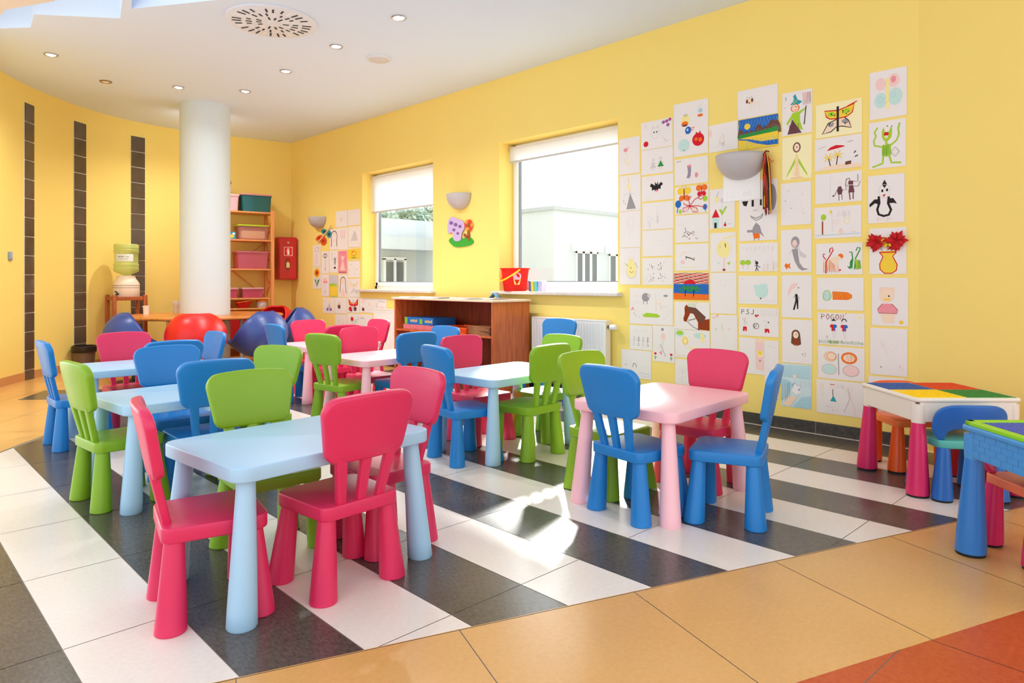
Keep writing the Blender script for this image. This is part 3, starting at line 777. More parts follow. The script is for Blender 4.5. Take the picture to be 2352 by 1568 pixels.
# ------------------------------------------------------------------ low cabinet under the windows
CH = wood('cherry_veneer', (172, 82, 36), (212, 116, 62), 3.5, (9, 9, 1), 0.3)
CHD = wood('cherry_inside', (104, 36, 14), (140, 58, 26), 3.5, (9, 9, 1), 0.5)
cx0, cx1, cy0, cy1, ch = 4.18, 4.655, 4.565, 6.12, 0.845
CB = thing('low_cabinet', 'open reddish wooden cabinet with papers on top between the windows', 'cabinet', (cx0, cy0, 0))
def cbox(name, a, m, **k):
    b = new(); box(b, *a); return obj(name, b, m, CB, **k)
dx, dy = cx1 - cx0, cy1 - cy0
cbox('side_panel', (0, 0, 0.0, dx, 0.022, ch), CH, bevel=0.002)
cbox('side_panel', (0, dy - 0.022, 0.0, dx, dy, ch), CH, bevel=0.002)
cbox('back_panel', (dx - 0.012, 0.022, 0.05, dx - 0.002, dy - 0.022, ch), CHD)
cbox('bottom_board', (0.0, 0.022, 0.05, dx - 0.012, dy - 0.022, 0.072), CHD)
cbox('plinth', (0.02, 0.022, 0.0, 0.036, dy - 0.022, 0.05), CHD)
cbox('shelf_board', (0.012, 0.022, 0.515, dx - 0.012, dy - 0.022, 0.535), CH, bevel=0.002)
b = new(); slab(b, rounded([(-0.02, -0.025), (dx + 0.0, -0.025), (dx + 0.0, dy + 0.025), (-0.02, dy + 0.025)], 0.008, 3), ch, ch + 0.022, 0.004); obj('top_board', b, wood('cherry_top_glare', (232, 200, 172), (240, 216, 194), 3.5, (9, 1, 1), 0.25), CB)  # top board colour paled to stand in for overexposed daylight
def cab(x, y, z): return (cx0 + x, cy0 + y, z)
for k, (z, h, w_, d_, rz, lab, c) in enumerate(((0.536, 0.05, 0.52, 0.30, 0.02, 'flat patterned game box at the bottom of the pile in the cabinet', (206, 120, 130)),
                                              (0.5865, 0.075, 0.50, 0.29, -0.02, 'blue game box with yellow lettering lying in the cabinet', (20, 110, 190)))):
    t = thing('game_box', lab, 'game box', cab(0.2, dy - 0.36, z), rz, 'game boxes in the cabinet')
    b = new(); box(b, -d_ / 2, -w_ / 2, 0, d_ / 2, w_ / 2, h); obj('carton', b, mat('game_box_%s' % ('pink' if k == 0 else 'blue'), c, 0.4, noise=0.6 if k == 0 else 0.25, nscale=40 if k == 0 else 12), t, bevel=0.002)
    if k:
        b = new(); xx = -d_ / 2 - 0.0008
        def pl(ps, mi):
            f = b.faces.new([b.verts.new((xx, y, z)) for y, z in ps]); f.material_index = mi
        pl([(0.25, 0.004), (0.25, 0.071), (0.20, 0.071), (0.20, 0.004)], 1); pl([(-0.02, 0.01), (-0.02, 0.06), (-0.07, 0.06), (-0.07, 0.01)], 1)
        for oy in (0.14, -0.12):                 # slanting yellow word
            for i in range(6):
                yy = oy - i * 0.022; z_ = 0.022 + 0.003 * (i % 2)
                for (dy0, dz0, dy1, dz1) in ((0.004, 0.03, -0.003, 0.0), (-0.006, 0.012 + 0.01 * (i % 3), -0.004, 0.0), (0.004, 0.014, -0.012, 0.016)):
                    u_ = Vector((dy1 - dy0, dz1 - dz0)); nn = Vector((-u_.y, u_.x)).normalized() * 0.0026
                    xx -= 0.00004
                    pl([(yy + dy0 + nn.x, z_ + dz0 + nn.y), (yy + dy1 + nn.x, z_ + dz1 + nn.y), (yy + dy1 - nn.x, z_ + dz1 - nn.y), (yy + dy0 - nn.x, z_ + dz0 - nn.y)], 0)
        obj('front_print', b, [mat('lettering_yellow', (250, 226, 90), 0.5), mat('print_green', (120, 190, 40), 0.5)], t)
t = thing('paper_tray', 'flat orange plastic tray on the cabinet shelf beside the game boxes', 'tray', cab(0.2, 0.62, 0.536))
fill_tub(t, 0.34, 0.42, 0.055, mat('orange_tray', (240, 92, 20), 0.35), None, mat('orange_sheets', (246, 120, 40), 0.7))
for k in range(6):
    b = new(); sx_ = 0.30 + 0.01 * (k % 3)
    box(b, -sx_ / 2, -0.15 + 0.004 * (k % 2), 0, sx_ / 2, 0.15, 0.013)
    lab = ['lowest', 'second lowest', 'third from the bottom', 'third from the top', 'second from the top', 'topmost'][k]
    o = obj('wooden_board', b, wood('board_brown', (120, 74, 44), (170, 118, 78), 6, (8, 1, 1), 0.5), bevel=0.002)
    o.location = cab(0.17 + 0.006 * (k % 3), 0.21 + 0.006 * ((k * 2) % 3), 0.5362 + 0.0135 * k); o.rotation_euler = (0, 0, 0.03 * (k % 3 - 1))
    tag(o, 'thin brown wooden board, %s of the pile in the cabinet' % lab, 'board', 'pile of boards in the cabinet')
# papers spread on top
rp = random.Random(11)
plabs = ['white sheet at the curved-wall corner of the cabinet top', 'white sheet curling over the front edge of the cabinet top', 'white sheet in the middle of the cabinet top', 'white sheet lying askew on the cabinet top under the grass cutout',
         'white sheet on the cabinet top next to the blue folded card', 'white sheet at the bucket end of the cabinet top']
for k in range(6):
    b = new(); n = 6
    vs = [[b.verts.new(((i / n - 0.5) * 0.21, (j / n - 0.5) * 0.297, 0.0015 + 0.010 * ((abs(i / n - 0.5) * 2) ** 4) * (1 if (i + k) % 2 else 0.6) * (j / n))) for j in range(n + 1)] for i in range(n + 1)]
    for i in range(n):
        for j in range(n): b.faces.new((vs[i][j], vs[i + 1][j], vs[i + 1][j + 1], vs[i][j + 1]))
    o = obj('paper_sheet', b, mat('bright_paper', (246, 246, 246), 0.7), solid=0.0006)
    o.location = cab(0.14 + 0.10 * (k % 2), dy - 0.2 - k * 0.235, ch + 0.0222 + 0.0015 * (k % 3)); o.rotation_euler = (0, 0, PI / 2 + rp.uniform(-0.09, 0.09))
    tag(o, plabs[k], 'paper', 'loose papers on the cabinet')
b = new(); v = [b.verts.new(q) for q in ((-0.05, -0.05, 0.0), (0.05, -0.05, 0.0), (0.05, 0.0, 0.055), (-0.05, 0.0, 0.055), (0.05, 0.05, 0.0), (-0.05, 0.05, 0.0))]
b.faces.new((v[0], v[1], v[2], v[3])); b.faces.new((v[3], v[2], v[4], v[5]))
o = obj('folded_card', b, mat('pale_blue_card', (120, 178, 214), 0.7), solid=0.001, sharp=20); o.location = cab(0.40, 0.40, ch + 0.0235); o.rotation_euler = (0, 0, 0.3)
tag(o, 'folded pale blue card standing among the white papers on the cabinet', 'card')

# ------------------------------------------------------------------ radiators
def radiator(y0, y1, z0, z1, lab, valve):
    t = thing('radiator', lab, 'radiator', (4.655, (y0 + y1) / 2, z0), 0, 'white panel radiators'); L = y1 - y0; h = z1 - z0
    b = new(); n = int(L / 0.033)
    prof = []
    for i in range(n):
        y = -L / 2 + 0.012 + (L - 0.024) * i / n; s = (L - 0.024) / n
        prof += [(0.0, y + 0.1 * s), (0.0, y + 0.6 * s), (0.007, y + 0.72 * s), (0.007, y + 0.98 * s)]
    prof = [(0.0, -L / 2)] + prof + [(0.0, L / 2)]
    rows = [[b.verts.new((x if 0.03 < z < h - 0.03 else 0.0, y, z)) for x, y in prof] for z in (0.0, 0.028, 0.05, h - 0.05, h - 0.028, h)]
    for a, c in zip(rows, rows[1:]):
        for i in range(len(a) - 1): b.faces.new((a[i], a[i + 1], c[i + 1], c[i]))
    box(b, 0.008, -L / 2, 0, 0.062, L / 2, h)
    obj('panel', b, WHITE, t, sharp=25)
    b = new(); box(b, -0.003, -L / 2 - 0.004, h - 0.002, 0.066, L / 2 + 0.004, h + 0.012); obj('top_grille', b, WHITE, t, bevel=0.003)
    for s_ in (-1, 1):
        b = new(); box(b, -0.003, s_ * L / 2 - (0.004 if s_ < 0 else 0.0), 0, 0.066, s_ * L / 2 + (0.0 if s_ < 0 else 0.004), h); obj('side_cover', b, mat('cream_enamel', (240, 232, 220), 0.4), t, bevel=0.002)
    if valve:
        M = Matrix.Translation((0.03, -L / 2 - 0.004, h - 0.045)) @ Matrix.Rotation(PI / 2, 4, 'X')
        b = new(); lathe(b, [(0.014, 0.0), (0.014, 0.028)], 16, M); obj('valve', b, mat('valve_grey', (110, 106, 100), 0.4, metal=0.5), t)
        b = new(); lathe(b, [(0.016, 0.024), (0.024, 0.03), (0.026, 0.075), (0.020, 0.088), (0.0, 0.09)], 20, M, cap=False); obj('valve_knob', b, WHITE, t)
    return t
radiator(3.655, 4.53, 0.13, 0.69, 'white radiator with a round valve under the window with the red bucket', True)
radiator(6.25, 7.25, 0.13, 0.69, 'white radiator partly covered by drawings behind the pink chairs', False)

# ------------------------------------------------------------------ things on the window sill
def sill_pt(px, py, z=0.941, ):
    return on_level(px, py, z)
sz = W2[2] - 0.0015
bx_, by_ = 4.79, 4.93
yb_, _z = on_wall(1183, 668, 4.77)
t = thing('toy_bucket', 'red toy bucket with a yellow handle on the window sill', 'bucket', (4.77, yb_, sz), R(45)); t.scale = (1.27, 1.27, 1.27)
b = new(); lathe(b, [(0.0, 0.0), (0.085, 0.0), (0.088, 0.004), (0.108, 0.168), (0.118, 0.170), (0.118, 0.178), (0.104, 0.178), (0.083, 0.008), (0.0, 0.008)], 40, cap=False); obj('bucket_body', b, translucent('red_bucket_plastic', (236, 66, 58), 0.45), t)
b = new()
hp = [(0.115 * math.cos(a), -0.115 * math.sin(a) , 0.166 - 0.088 * math.sin(a)) for a in [PI * k / 16 for k in range(17)]]
Mh = Matrix.Rotation(R(200), 4, 'Z')
tube(b, [tuple(Mh @ Vector((q[0], q[1] * 1.06, q[2]))) for q in hp], 0.0065, 8); obj('handle', b, mat('bucket_yellow', (250, 206, 30), 0.35), t)
b = new(); a0 = R(190)
def on_bucket(u, z): 
    rr = 0.0885 + (0.108 - 0.088) * z / 0.168 + 0.0012; a = a0 + u / rr; return (rr * math.cos(a), rr * math.sin(a), z)
for cu, cz, ru, rz_, mi in ((0, 0.115, 0.034, 0.028, 0),):
    f = b.faces.new([b.verts.new(on_bucket(cu + ru * math.cos(2 * PI * k / 20), cz + rz_ * math.sin(2 * PI * k / 20))) for k in range(20)]); f.material_index = mi
f = b.faces.new([b.verts.new(on_bucket(*q)) for q in ((-0.03, 0.10), (-0.02, 0.05), (0.02, 0.05), (0.03, 0.10))]); f.material_index = 1
obj('sticker', b, [mat('ice_pink', (238, 176, 206), 0.5), mat('cone_yellow', (236, 210, 110), 0.5)], t)
yc_, _z = on_wall(1236, 668, 4.78)
mk = [(70, 86, 160), (246, 204, 40), (90, 200, 200), (190, 176, 220), (110, 130, 190), (220, 196, 230)]
mn = ['indigo', 'yellow', 'turquoise', 'lilac', 'steel blue', 'pale violet']
pos6 = [(-0.035, 0.065), (-0.045, 0.025), (-0.045, -0.02), (-0.035, -0.062), (0.035, 0.055), (0.035, -0.05)]
for k in range(6):
    x_, y_ = pos6[k]
    t = thing('paint_pot', 'small %s paint pot in the cluster beside the red bucket' % mn[k], 'paint pot', (4.78 + x_, yc_ + y_, sz), 0, 'paint pots on the sill')
    m_ = mat('pot_' + mn[k].replace(' ', '_'), mk[k], 0.35)
    b = new(); lathe(b, [(0.0, 0.0), (0.018, 0.0), (0.0215, 0.085), (0.0, 0.085)], 20, cap=False); obj('pot', b, m_, t)
    b = new(); lathe(b, [(0.0225, 0.085), (0.0225, 0.097), (0.018, 0.10), (0.0, 0.10)], 20, cap=False); obj('lid', b, m_, t)
rs = random.Random(5)
slabs = [('white sheet with a blue smear on the sill under the open window pane', (1322, 664), True), ('white sheet with grey blots on the sill near the drawings', (1352, 665), True), ('plain white sheet at the drawings end of the sill', (1392, 668), False), ('plain white sheet on the sill next to the paint pots', (1290, 664), False)]
for k, (lab, (px, py), blot) in enumerate(slabs):
    y_, _z = on_wall(px, py, 4.79)
    b = new(); n = 5
    vs = [[b.verts.new(((i / n - 0.5) * 0.15, (j / n - 0.5) * 0.21, 0.0008 + 0.016 * (j / n) ** 3 * (k % 2 + 0.4))) for j in range(n + 1)] for i in range(n + 1)]
    for i in range(n):
        for j in range(n): b.faces.new((vs[i][j], vs[i + 1][j], vs[i + 1][j + 1], vs[i][j + 1]))
    if blot:
        for q in range(3):
            cx_, cy_ = rs.uniform(-0.05, 0.0), rs.uniform(-0.06, 0.06)
            f = b.faces.new([b.verts.new((cx_ + 0.03 * math.cos(2 * PI * a / 12), cy_ + 0.035 * math.sin(2 * PI * a / 12), 0.0022 + 0.004 * (cy_ + 0.105) / 0.21 + 0.0002 * q)) for a in range(12)]); f.material_index = 1
    o = obj('paper_sheet', b, [MATS['bright_paper'], mat('blot_blue' if k == 0 else 'blot_grey', (120, 140, 190) if k == 0 else (150, 146, 150), 0.7)])
    o.location = (4.79, y_, sz + 0.0006 + 0.0005 * k); o.rotation_euler = (0, 0, rs.uniform(-0.3, 0.3)); tag(o, lab, 'paper', 'papers on the window sill')

# ------------------------------------------------------------------ outside
def lvl(px, zc): 
    xc = (px - 1176) / FOC * zc; return xc * EX[0] + zc * EX[1], xc * EY[0] + zc * EY[1]
g = new(); box(g, 5.06, -10, -0.32, 60, 60, -0.3); struct('ground', g, mat('pale_paving', (160, 160, 156), 0.9, noise=0.05, nscale=2))
STUCCO = mat('white_stucco', (196, 203, 206), 0.9, noise=0.02, nscale=3)
bx, by = lvl(1272, 18.0); top = EYE + (645 - 476) * 18.0 / FOC
t = thing('neighbour_building', 'white flat-roofed building across the yard seen through the window with the bucket', 'building', (bx, by, -0.3))
b = new(); box(b, 0, 0, 0, 9, 4.6, top + 0.3); obj('walls', b, STUCCO, t)
b = new(); box(b, -0.06, -0.06, top + 0.24, 9.06, 4.66, top + 0.34); obj('roof_edge', b, mat('grey_coping', (170, 176, 180), 0.7), t)
GLS = mat('grey_window_glass', (104, 114, 120), 0.6, 0.1)
def xwin(px0, px1, ytop, ybot, parts_):
    # windows on the face that runs along x at y = by
    def fx(px):
        r = (px - 1176) / FOC; kx, ky = r * EX[0] + EX[1], r * EY[0] + EY[1]; s = by / ky; return kx * s, s
    xa, sa = fx(px0); xb, sb = fx(px1); sm = (sa + sb) / 2
    za, zb = EYE - (ybot - 645) * sm / FOC, EYE - (ytop - 645) * sm / FOC
    b = new(); q = 0.05
    n = parts_
    wv = (xb - xa) / n
    for i in range(n):
        u0, u1 = xa + i * wv, xa + (i + 1) * wv
        for a in ((u0, u0 + q, za, zb), (u1 - q, u1, za, zb), (u0, u1, za, za + q), (u0, u1, zb - q, zb)):
            box(b, a[0] - bx, -0.03, a[2] + 0.3, a[1] - bx, -0.002, a[3] + 0.3)
    wn = obj('window', b, PVC, t)
    b = new(); box(b, xa - bx + q, -0.02, za + q + 0.3, xb - bx - q, -0.001, zb - q + 0.3); obj('pane', b, GLS, wn)
    b = new(); box(b, xa - bx - 0.15, -0.10, zb + 0.302, xb - bx + 0.15, -0.001, zb + 0.52); obj('awning_box', b, PVC, t)
xwin(1322, 1372, 578, 652, 3); xwin(1398, 1432, 584, 652, 2)
ax, ay = lvl(880, 20.0)
ax -= 4.0
t2 = thing('yard_building', 'pale building with a white canopy and railing seen through the window with the low blind', 'building', (ax, ay, -0.3))
h2 = EYE + (645 - 500) * 20 / FOC + 0.3
b = new(); box(b, 0, 0, 0, 6.05, 5, h2); obj('walls', b, mat('pale_grey_stucco', (192, 199, 202), 0.9), t2)
b = new(); box(b, -0.2, -0.9, h2 - 0.95, 6.05, -0.001, h2 - 0.6); obj('canopy', b, STUCCO, t2)
b = new()
for u in (4.05, 4.4):
    box(b, u, -0.04, 0.3, u + 0.28, -0.002, 1.9)
wn = obj('window', b, GLS, t2)
b = new()
for u in (3.97, 4.33, 4.69): box(b, u, -0.08, 0.2, u + 0.08, -0.001, 2.0)
box(b, 3.97, -0.08, 1.08, 4.77, -0.001, 1.16); box(b, 3.97, -0.08, 1.96, 4.77, -0.001, 2.04)
obj('window_frame', b, PVC, t2)
b = new(); box(b, 5.0, -0.95, 1.05, 6.0, -0.88, 1.12); box(b, 5.0, -0.95, 0.5, 6.0, -0.9, 0.9)
for k in range(4): box(b, 5.0 + 0.315 * k, -0.95, 0.0, 5.05 + 0.315 * k, -0.88, 1.12)
obj('railing', b, mat('grey_railing', (176, 182, 186), 0.6), t2)
# trees beyond
def tree(px, zc, r_, h_, lab, seed):
    x, y = lvl(px, zc); t = thing('tree', lab, 'tree', (x, y, -0.3), 0, 'trees beyond the yard')
    rr = random.Random(seed)
    b = new(); lathe(b, [(0.22, 0.0), (0.14, h_ * 0.6), (0.05, h_ * 0.9)], 10); obj('trunk', b, mat('bark', (110, 100, 90), 0.9), t)
    b = new()
    for k in range(1500):
        a, e, q = rr.uniform(0, 2 * PI), math.asin(rr.uniform(-1, 1)), rr.uniform(0.55, 1) ** 0.6
        c_ = Vector((r_ * q * math.cos(e) * math.cos(a), r_ * q * math.cos(e) * math.sin(a), h_ * 0.72 + h_ * 0.3 * q * math.sin(e)))
        d1 = Vector((rr.uniform(-1, 1), rr.uniform(-1, 1), rr.uniform(-1, 1))).normalized() * 0.16; d2 = d1.cross(Vector((rr.uniform(-1, 1), rr.uniform(-1, 1), rr.uniform(-1, 1)))).normalized() * 0.09
        b.faces.new([b.verts.new(p_) for p_ in (c_ - d1, c_ + d2, c_ + d1, c_ - d2)])
    obj('crown', b, mat('hazed_leaves', (150, 168, 150), 0.8, noise=0.3, nscale=2), t)  # leaf green paled to carry the haze of overexposed daylight
tree(888, 29, 0.9, 4.2, 'round tree over the roof just below the low blind', 1)
tree(944, 33, 1.2, 4.9, 'broad tree over the roof in the middle of the blind window', 2)
tree(992, 38, 1.4, 5.6, 'tree over the roof at the wall-lamp side of the blind window', 3)

# ------------------------------------------------------------------ paper cutouts on the wall
def wall_poly(bm, pts, x, mi, thick=0.0):
    f = bm.faces.new([bm.verts.new((x, y, z)) for y, z in pts]); f.material_index = mi
def cutout(bm, pix, x, th, mi):
    q = [on_wall(px, py) for px, py in pix]
    loft(bm, [[(WX - x, y, z) for y, z in q], [(WX - x - th, y, z) for y, z in q]], True, True, mi, smooth=False)
def smooth_loop(p, n=4):
    out = []
    m = len(p)
    for i in range(m):
        a, b, c, d_ = [Vector(p[(i + j) % m]) for j in (-1, 0, 1, 2)]
        for k in range(n):
            t = k / n; out.append(tuple(0.5 * ((2 * b) + (c - a) * t + (2 * a - 5 * b + 4 * c - d_) * t * t + (3 * b - a - 3 * c + d_) * t ** 3)))
    return out
y0_, z0_ = on_wall(1060, 530)
t = thing('wall_cutout', 'wooden wall cutout of a lilac bush and an orange flower on a green mound', 'wall decoration', (0, 0, 0))
b = new(); cutout(b, smooth_loop([(1033, 553), (1042, 545), (1060, 548), (1080, 545), (1089, 555), (1080, 563), (1060, 567), (1045, 566)]), 0.002, 0.012, 0); obj('green_mound', b, mat('cutout_green', (48, 164, 50), 0.5), t)
b = new(); cutout(b, smooth_loop([(1031, 528), (1033, 506), (1042, 498), (1054, 503), (1066, 508), (1070, 522), (1064, 534), (1060, 552), (1046, 552), (1042, 534), (1033, 536)]), 0.0145, 0.006, 0); obj('lilac_bush', b, mat('cutout_lilac', (198, 176, 222), 0.5), t)
b = new()
for px, py, r_ in ((1040, 512, 4), (1050, 516, 4), (1060, 520, 3.5), (1046, 528, 3.5), (1055, 536, 3)):
    cutout(b, [(px + r_ * math.cos(2 * PI * k / 10), py + r_ * math.sin(2 * PI * k / 10)) for k in range(10)], 0.021, 0.003, 0)
obj('blossoms', b, mat('cutout_violet', (120, 92, 150), 0.5), t)
b = new(); cutout(b, [(1078, 552), (1076, 530), (1080, 530), (1082, 552)], 0.0145, 0.006, 0); cutout(b, smooth_loop([(1079, 544), (1070, 536), (1068, 541), (1074, 547)]), 0.0145, 0.006, 0); obj('flower_stem', b, mat('cutout_brown', (150, 84, 40), 0.5), t)
b = new()
for k in range(6):
    a = 2 * PI * k / 6; cx_, cy_ = 1079 + 5.5 * math.cos(a), 517 + 8 * math.sin(a)
    cutout(b, [(cx_ + 4.5 * math.cos(2 * PI * j / 10), cy_ + 6 * math.sin(2 * PI * j / 10)) for j in range(10)], 0.0145 + 0.0005 * k, 0.004, k % 2)
cutout(b, [(1079 + 3.5 * math.cos(2 * PI * j / 10), 517 + 5 * math.sin(2 * PI * j / 10)) for j in range(10)], 0.0215, 0.003, 2)
obj('flower_petals', b, [mat('cutout_orange', (240, 150, 60), 0.5), mat('cutout_red', (222, 60, 40), 0.5), MATS['cutout_brown']], t)

t = thing('paper_butterfly', 'cut paper butterfly with teal and orange wings under the corner wall lamp', 'wall decoration', (0, 0, 0))
def ell(px, py, rx, ry, rot, n=18):
    return [(px + rx * math.cos(2 * PI * k / n) * math.cos(rot) - ry * math.sin(2 * PI * k / n) * math.sin(rot), py + rx * math.cos(2 * PI * k / n) * math.sin(rot) + ry * math.sin(2 * PI * k / n) * math.cos(rot)) for k in range(n)]
for px, py, rx, ry, rot, c, nm in ((746, 532, 7.5, 6, 0.3, (42, 150, 150), 'teal'), (757, 538, 5.5, 8, 0.2, (42, 150, 150), 'teal'), (734, 546, 5, 9, 0.9, (232, 84, 20), 'orange'), (744, 553, 7, 10, 0.1, (232, 84, 20), 'orange')):
    b = new(); cutout(b, ell(px, py, rx, ry, rot), 0.006, 0.002, 0); cutout(b, ell(px, py, rx * 0.42, ry * 0.42, rot), 0.0082, 0.001, 1)
    obj('wing', b, [mat('butterfly_' + nm, c, 0.6), mat('butterfly_spot_' + nm, (30, 40, 70) if nm == 'teal' else (170, 40, 20), 0.6)], t)
b = new(); cutout(b, [(731, 556), (733, 558), (759, 526), (757, 524)], 0.0085, 0.004, 0)
cutout(b, [(757, 525), (758, 526), (761, 517), (759.5, 517)], 0.0085, 0.001, 0); cutout(b, [(758, 526), (759, 527), (766, 523), (765, 521.5)], 0.0085, 0.001, 0)
obj('body', b, mat('butterfly_body', (226, 190, 150), 0.6), t)
# ------------------------------------------------------------------ children's drawings on the window wall
INKS = dict(k=(44, 40, 40), g=(158, 154, 158), l=(212, 206, 208), r=(214, 34, 46), o=(240, 116, 40), y=(244, 208, 70), a=(248, 232, 160), n=(54, 146, 70), m=(168, 208, 60), t=(52, 160, 172),
            p=(196, 226, 220), b=(44, 108, 190), s=(172, 212, 224), w=(112, 74, 62), c=(150, 62, 26), i=(236, 150, 160), j=(243, 206, 204), v=(152, 112, 184), d=(112, 70, 78), x=(246, 218, 192), z=(240, 238, 236))
INKM = {k: mat('crayon_' + k, v, 0.85, 0.2, noise=0.12, nscale=120) for k, v in INKS.items()}
GLY = {'K': [[(0, 0), (0, 1)], [(.6, 0), (0, .55), (.6, 1)]], 'O': [[(.3, 0), (.05, .3), (.05, .7), (.3, 1), (.55, .7), (.55, .3), (.3, 0)]], 'N': [[(0, 1), (0, 0), (.55, 1), (.55, 0)]],
       'P': [[(0, 1), (0, 0), (.5, .1), (.5, .42), (0, .52)]], 'G': [[(.55, .15), (.25, 0), (0, .4), (.1, .9), (.5, .95), (.55, .55), (.3, .55)]],
       'S': [[(.5, .1), (.15, .05), (.05, .35), (.45, .6), (.45, .9), (0, .95)]], 'J': [[(.4, 0), (.4, .8), (.2, 1), (0, .85)]], '.': [[(.1, .9), (.16, 1)]], "'": [[(.2, -.25), (.1, -.1)]]}

class Sheet:
    def __init__(self, y, z, w, h, lift, paper):
        self.y, self.z, self.w, self.h = y, z, w, h
        self.bm = new(); self.lift = lift; self.n = 0; self.mats = [paper]; self.idx = {}
        box(self.bm, WX - lift - 0.0008, y - w / 2, z - h / 2, WX - lift, y + w / 2, z + h / 2, 0)
    def mi(self, c):
        if c not in self.idx:
            self.idx[c] = len(self.mats); self.mats.append(INKM[c])
        return self.idx[c]
    def P(self, u, v):
        return (self.y + (0.5 - u) * self.w, self.z + (0.5 - v) * self.h)
    def face(self, pts, c, step=True):
        if step: self.n += 1
        x = WX - self.lift - 0.0010 - 0.00012 * self.n
        try:
            f = self.bm.faces.new([self.bm.verts.new((x, y, z)) for y, z in pts]); f.material_index = self.mi(c)
        except ValueError: pass
    def poly(self, pts, c): self.face([self.P(*q) for q in pts], c)
    def ell(self, cx, cy, rx, ry, c, rot=0.0, n=22):
        q = []
        for k in range(n):
            a = 2 * PI * k / n; dx, dy = rx * self.w * math.cos(a), ry * self.h * math.sin(a)
            q.append((self.y + (0.5 - cx) * self.w - (dx * math.cos(rot) - dy * math.sin(rot)), self.z + (0.5 - cy) * self.h - (dx * math.sin(rot) + dy * math.cos(rot))))
        self.face(q, c)
    def line(self, pts, c, wd=0.003):
        self.n += 1
        q = [Vector(self.P(*p)) for p in pts]
        L, Rr = [], []
        for i, p in enumerate(q):
            d = (q[min(i + 1, len(q) - 1)] - q[max(i - 1, 0)])
            if d.length < 1e-9: d = Vector((1, 0))
            d.normalize(); nn = Vector((-d.y, d.x)) * wd / 2
            L.append(p + nn); Rr.append(p - nn)
        x = WX - self.lift - 0.0010 - 0.00012 * self.n
        vl = [self.bm.verts.new((x, a.x, a.y)) for a in L]; vr = [self.bm.verts.new((x, a.x, a.y)) for a in Rr]
        m = self.mi(c)
        for i in range(len(q) - 1):
            f = self.bm.faces.new((vl[i], vl[i + 1], vr[i + 1], vr[i])); f.material_index = m
    def ring(self, cx, cy, rx, ry, c, wd=0.003, a0=0, a1=360, n=24):
        self.line([(cx + rx * math.cos(R(a0 + (a1 - a0) * k / n)), cy + ry * math.sin(R(a0 + (a1 - a0) * k / n))) for k in range(n + 1)], c, wd)
    def scrib(self, u0, v0, u1, v1, c, n=10, wd=0.003, seed=0, slant=0.0):
        r_ = random.Random(seed); pts = []
        for k in range(n + 1):
            u = u0 + (u1 - u0) * k / n; pts.append((u + slant + r_.uniform(-.01, .01), (v0 if k % 2 else v1) + r_.uniform(-.02, .02)))
        self.line(pts, c, wd)
    def dots(self, u0, v0, u1, v1, c, n, s=0.004, seed=0):
        r_ = random.Random(seed)
        for k in range(n):
            u, v = r_.uniform(u0, u1), r_.uniform(v0, v1); q = r_.uniform(.5, 1.1) * s
            self.ell(u, v, q / self.w, q * r_.uniform(.6, 1.6) / self.h, c, n=8)
            self.n -= 1
        self.n += 1
    def text(self, s, u, v, size, c, wd=0.003):
        for ch in s:
            for st in GLY.get(ch, []):
                self.line([(u + a * size / self.w, v + b * size / self.h) for a, b in st], c, wd)
            u += (0.25 if ch in ".'" else 0.85) * size / self.w * (0 if ch == "'" else 1)
    def fig(self, u, v, h, c, skirt=None, wd=0.0022):        # small stick person, feet at v
        self.ring(u, v - h * .88, h * .1 * self.h / self.w, h * .1, c, wd, n=10)
        self.line([(u, v - h * .78), (u, v - h * .38)], c, wd); self.line([(u - h * .16, v - h * .55), (u, v - h * .68), (u + h * .16, v - h * .55)], c, wd)
        self.line([(u - h * .1, v), (u, v - h * .38), (u + h * .1, v)], c, wd)
        if skirt: self.poly([(u, v - h * .7), (u + h * .2, v - h * .22), (u - h * .2, v - h * .22)], skirt)
    def butterfly(self, cx, cy, s, c1, c2, body):
        k = self.w / self.h
        for sg in (-1, 1):
            self.ell(cx + sg * s * .55, cy - s * .45 * k, s * .5, s * .5 * k, c1, 0.5 * sg); self.ell(cx + sg * s * .42, cy + s * .5 * k, s * .36, s * .42 * k, c2, -0.5 * sg)
            self.line([(cx, cy - s * .6 * k), (cx + sg * s * .3, cy - s * 1.15 * k)], body, 0.002)
        self.ell(cx, cy, s * .09, s * .85 * k, body)

def d(lab, xl, xr, yt, yb, draw, paper=None, lift=0.002, rot=0):
    pm = (yt + yb) / 2; pxm = (xl + xr) / 2
    ya, _ = on_wall(xl, pm); yb_, _ = on_wall(xr, pm)
    _, za = on_wall(pxm, yt); _, zb = on_wall(pxm, yb)
    s = Sheet((ya + yb_) / 2, (za + zb) / 2, ya - yb_, za - zb, lift, paper or PAPER)
    draw(s)
    o = obj('childrens_picture', s.bm, s.mats, sharp=20)
    me = o.data                                  # put the origin on the sheet
    cen = Vector((WX - lift, s.y, s.z)); me.transform(Matrix.Translation(-cen)); o.location = cen
    o.rotation_euler = (R(rot), 0, 0)
    tag(o, lab, 'picture', 'children\'s drawings on the window wall' if xl > 1300 else 'children\'s drawings by the room corner')
    return o

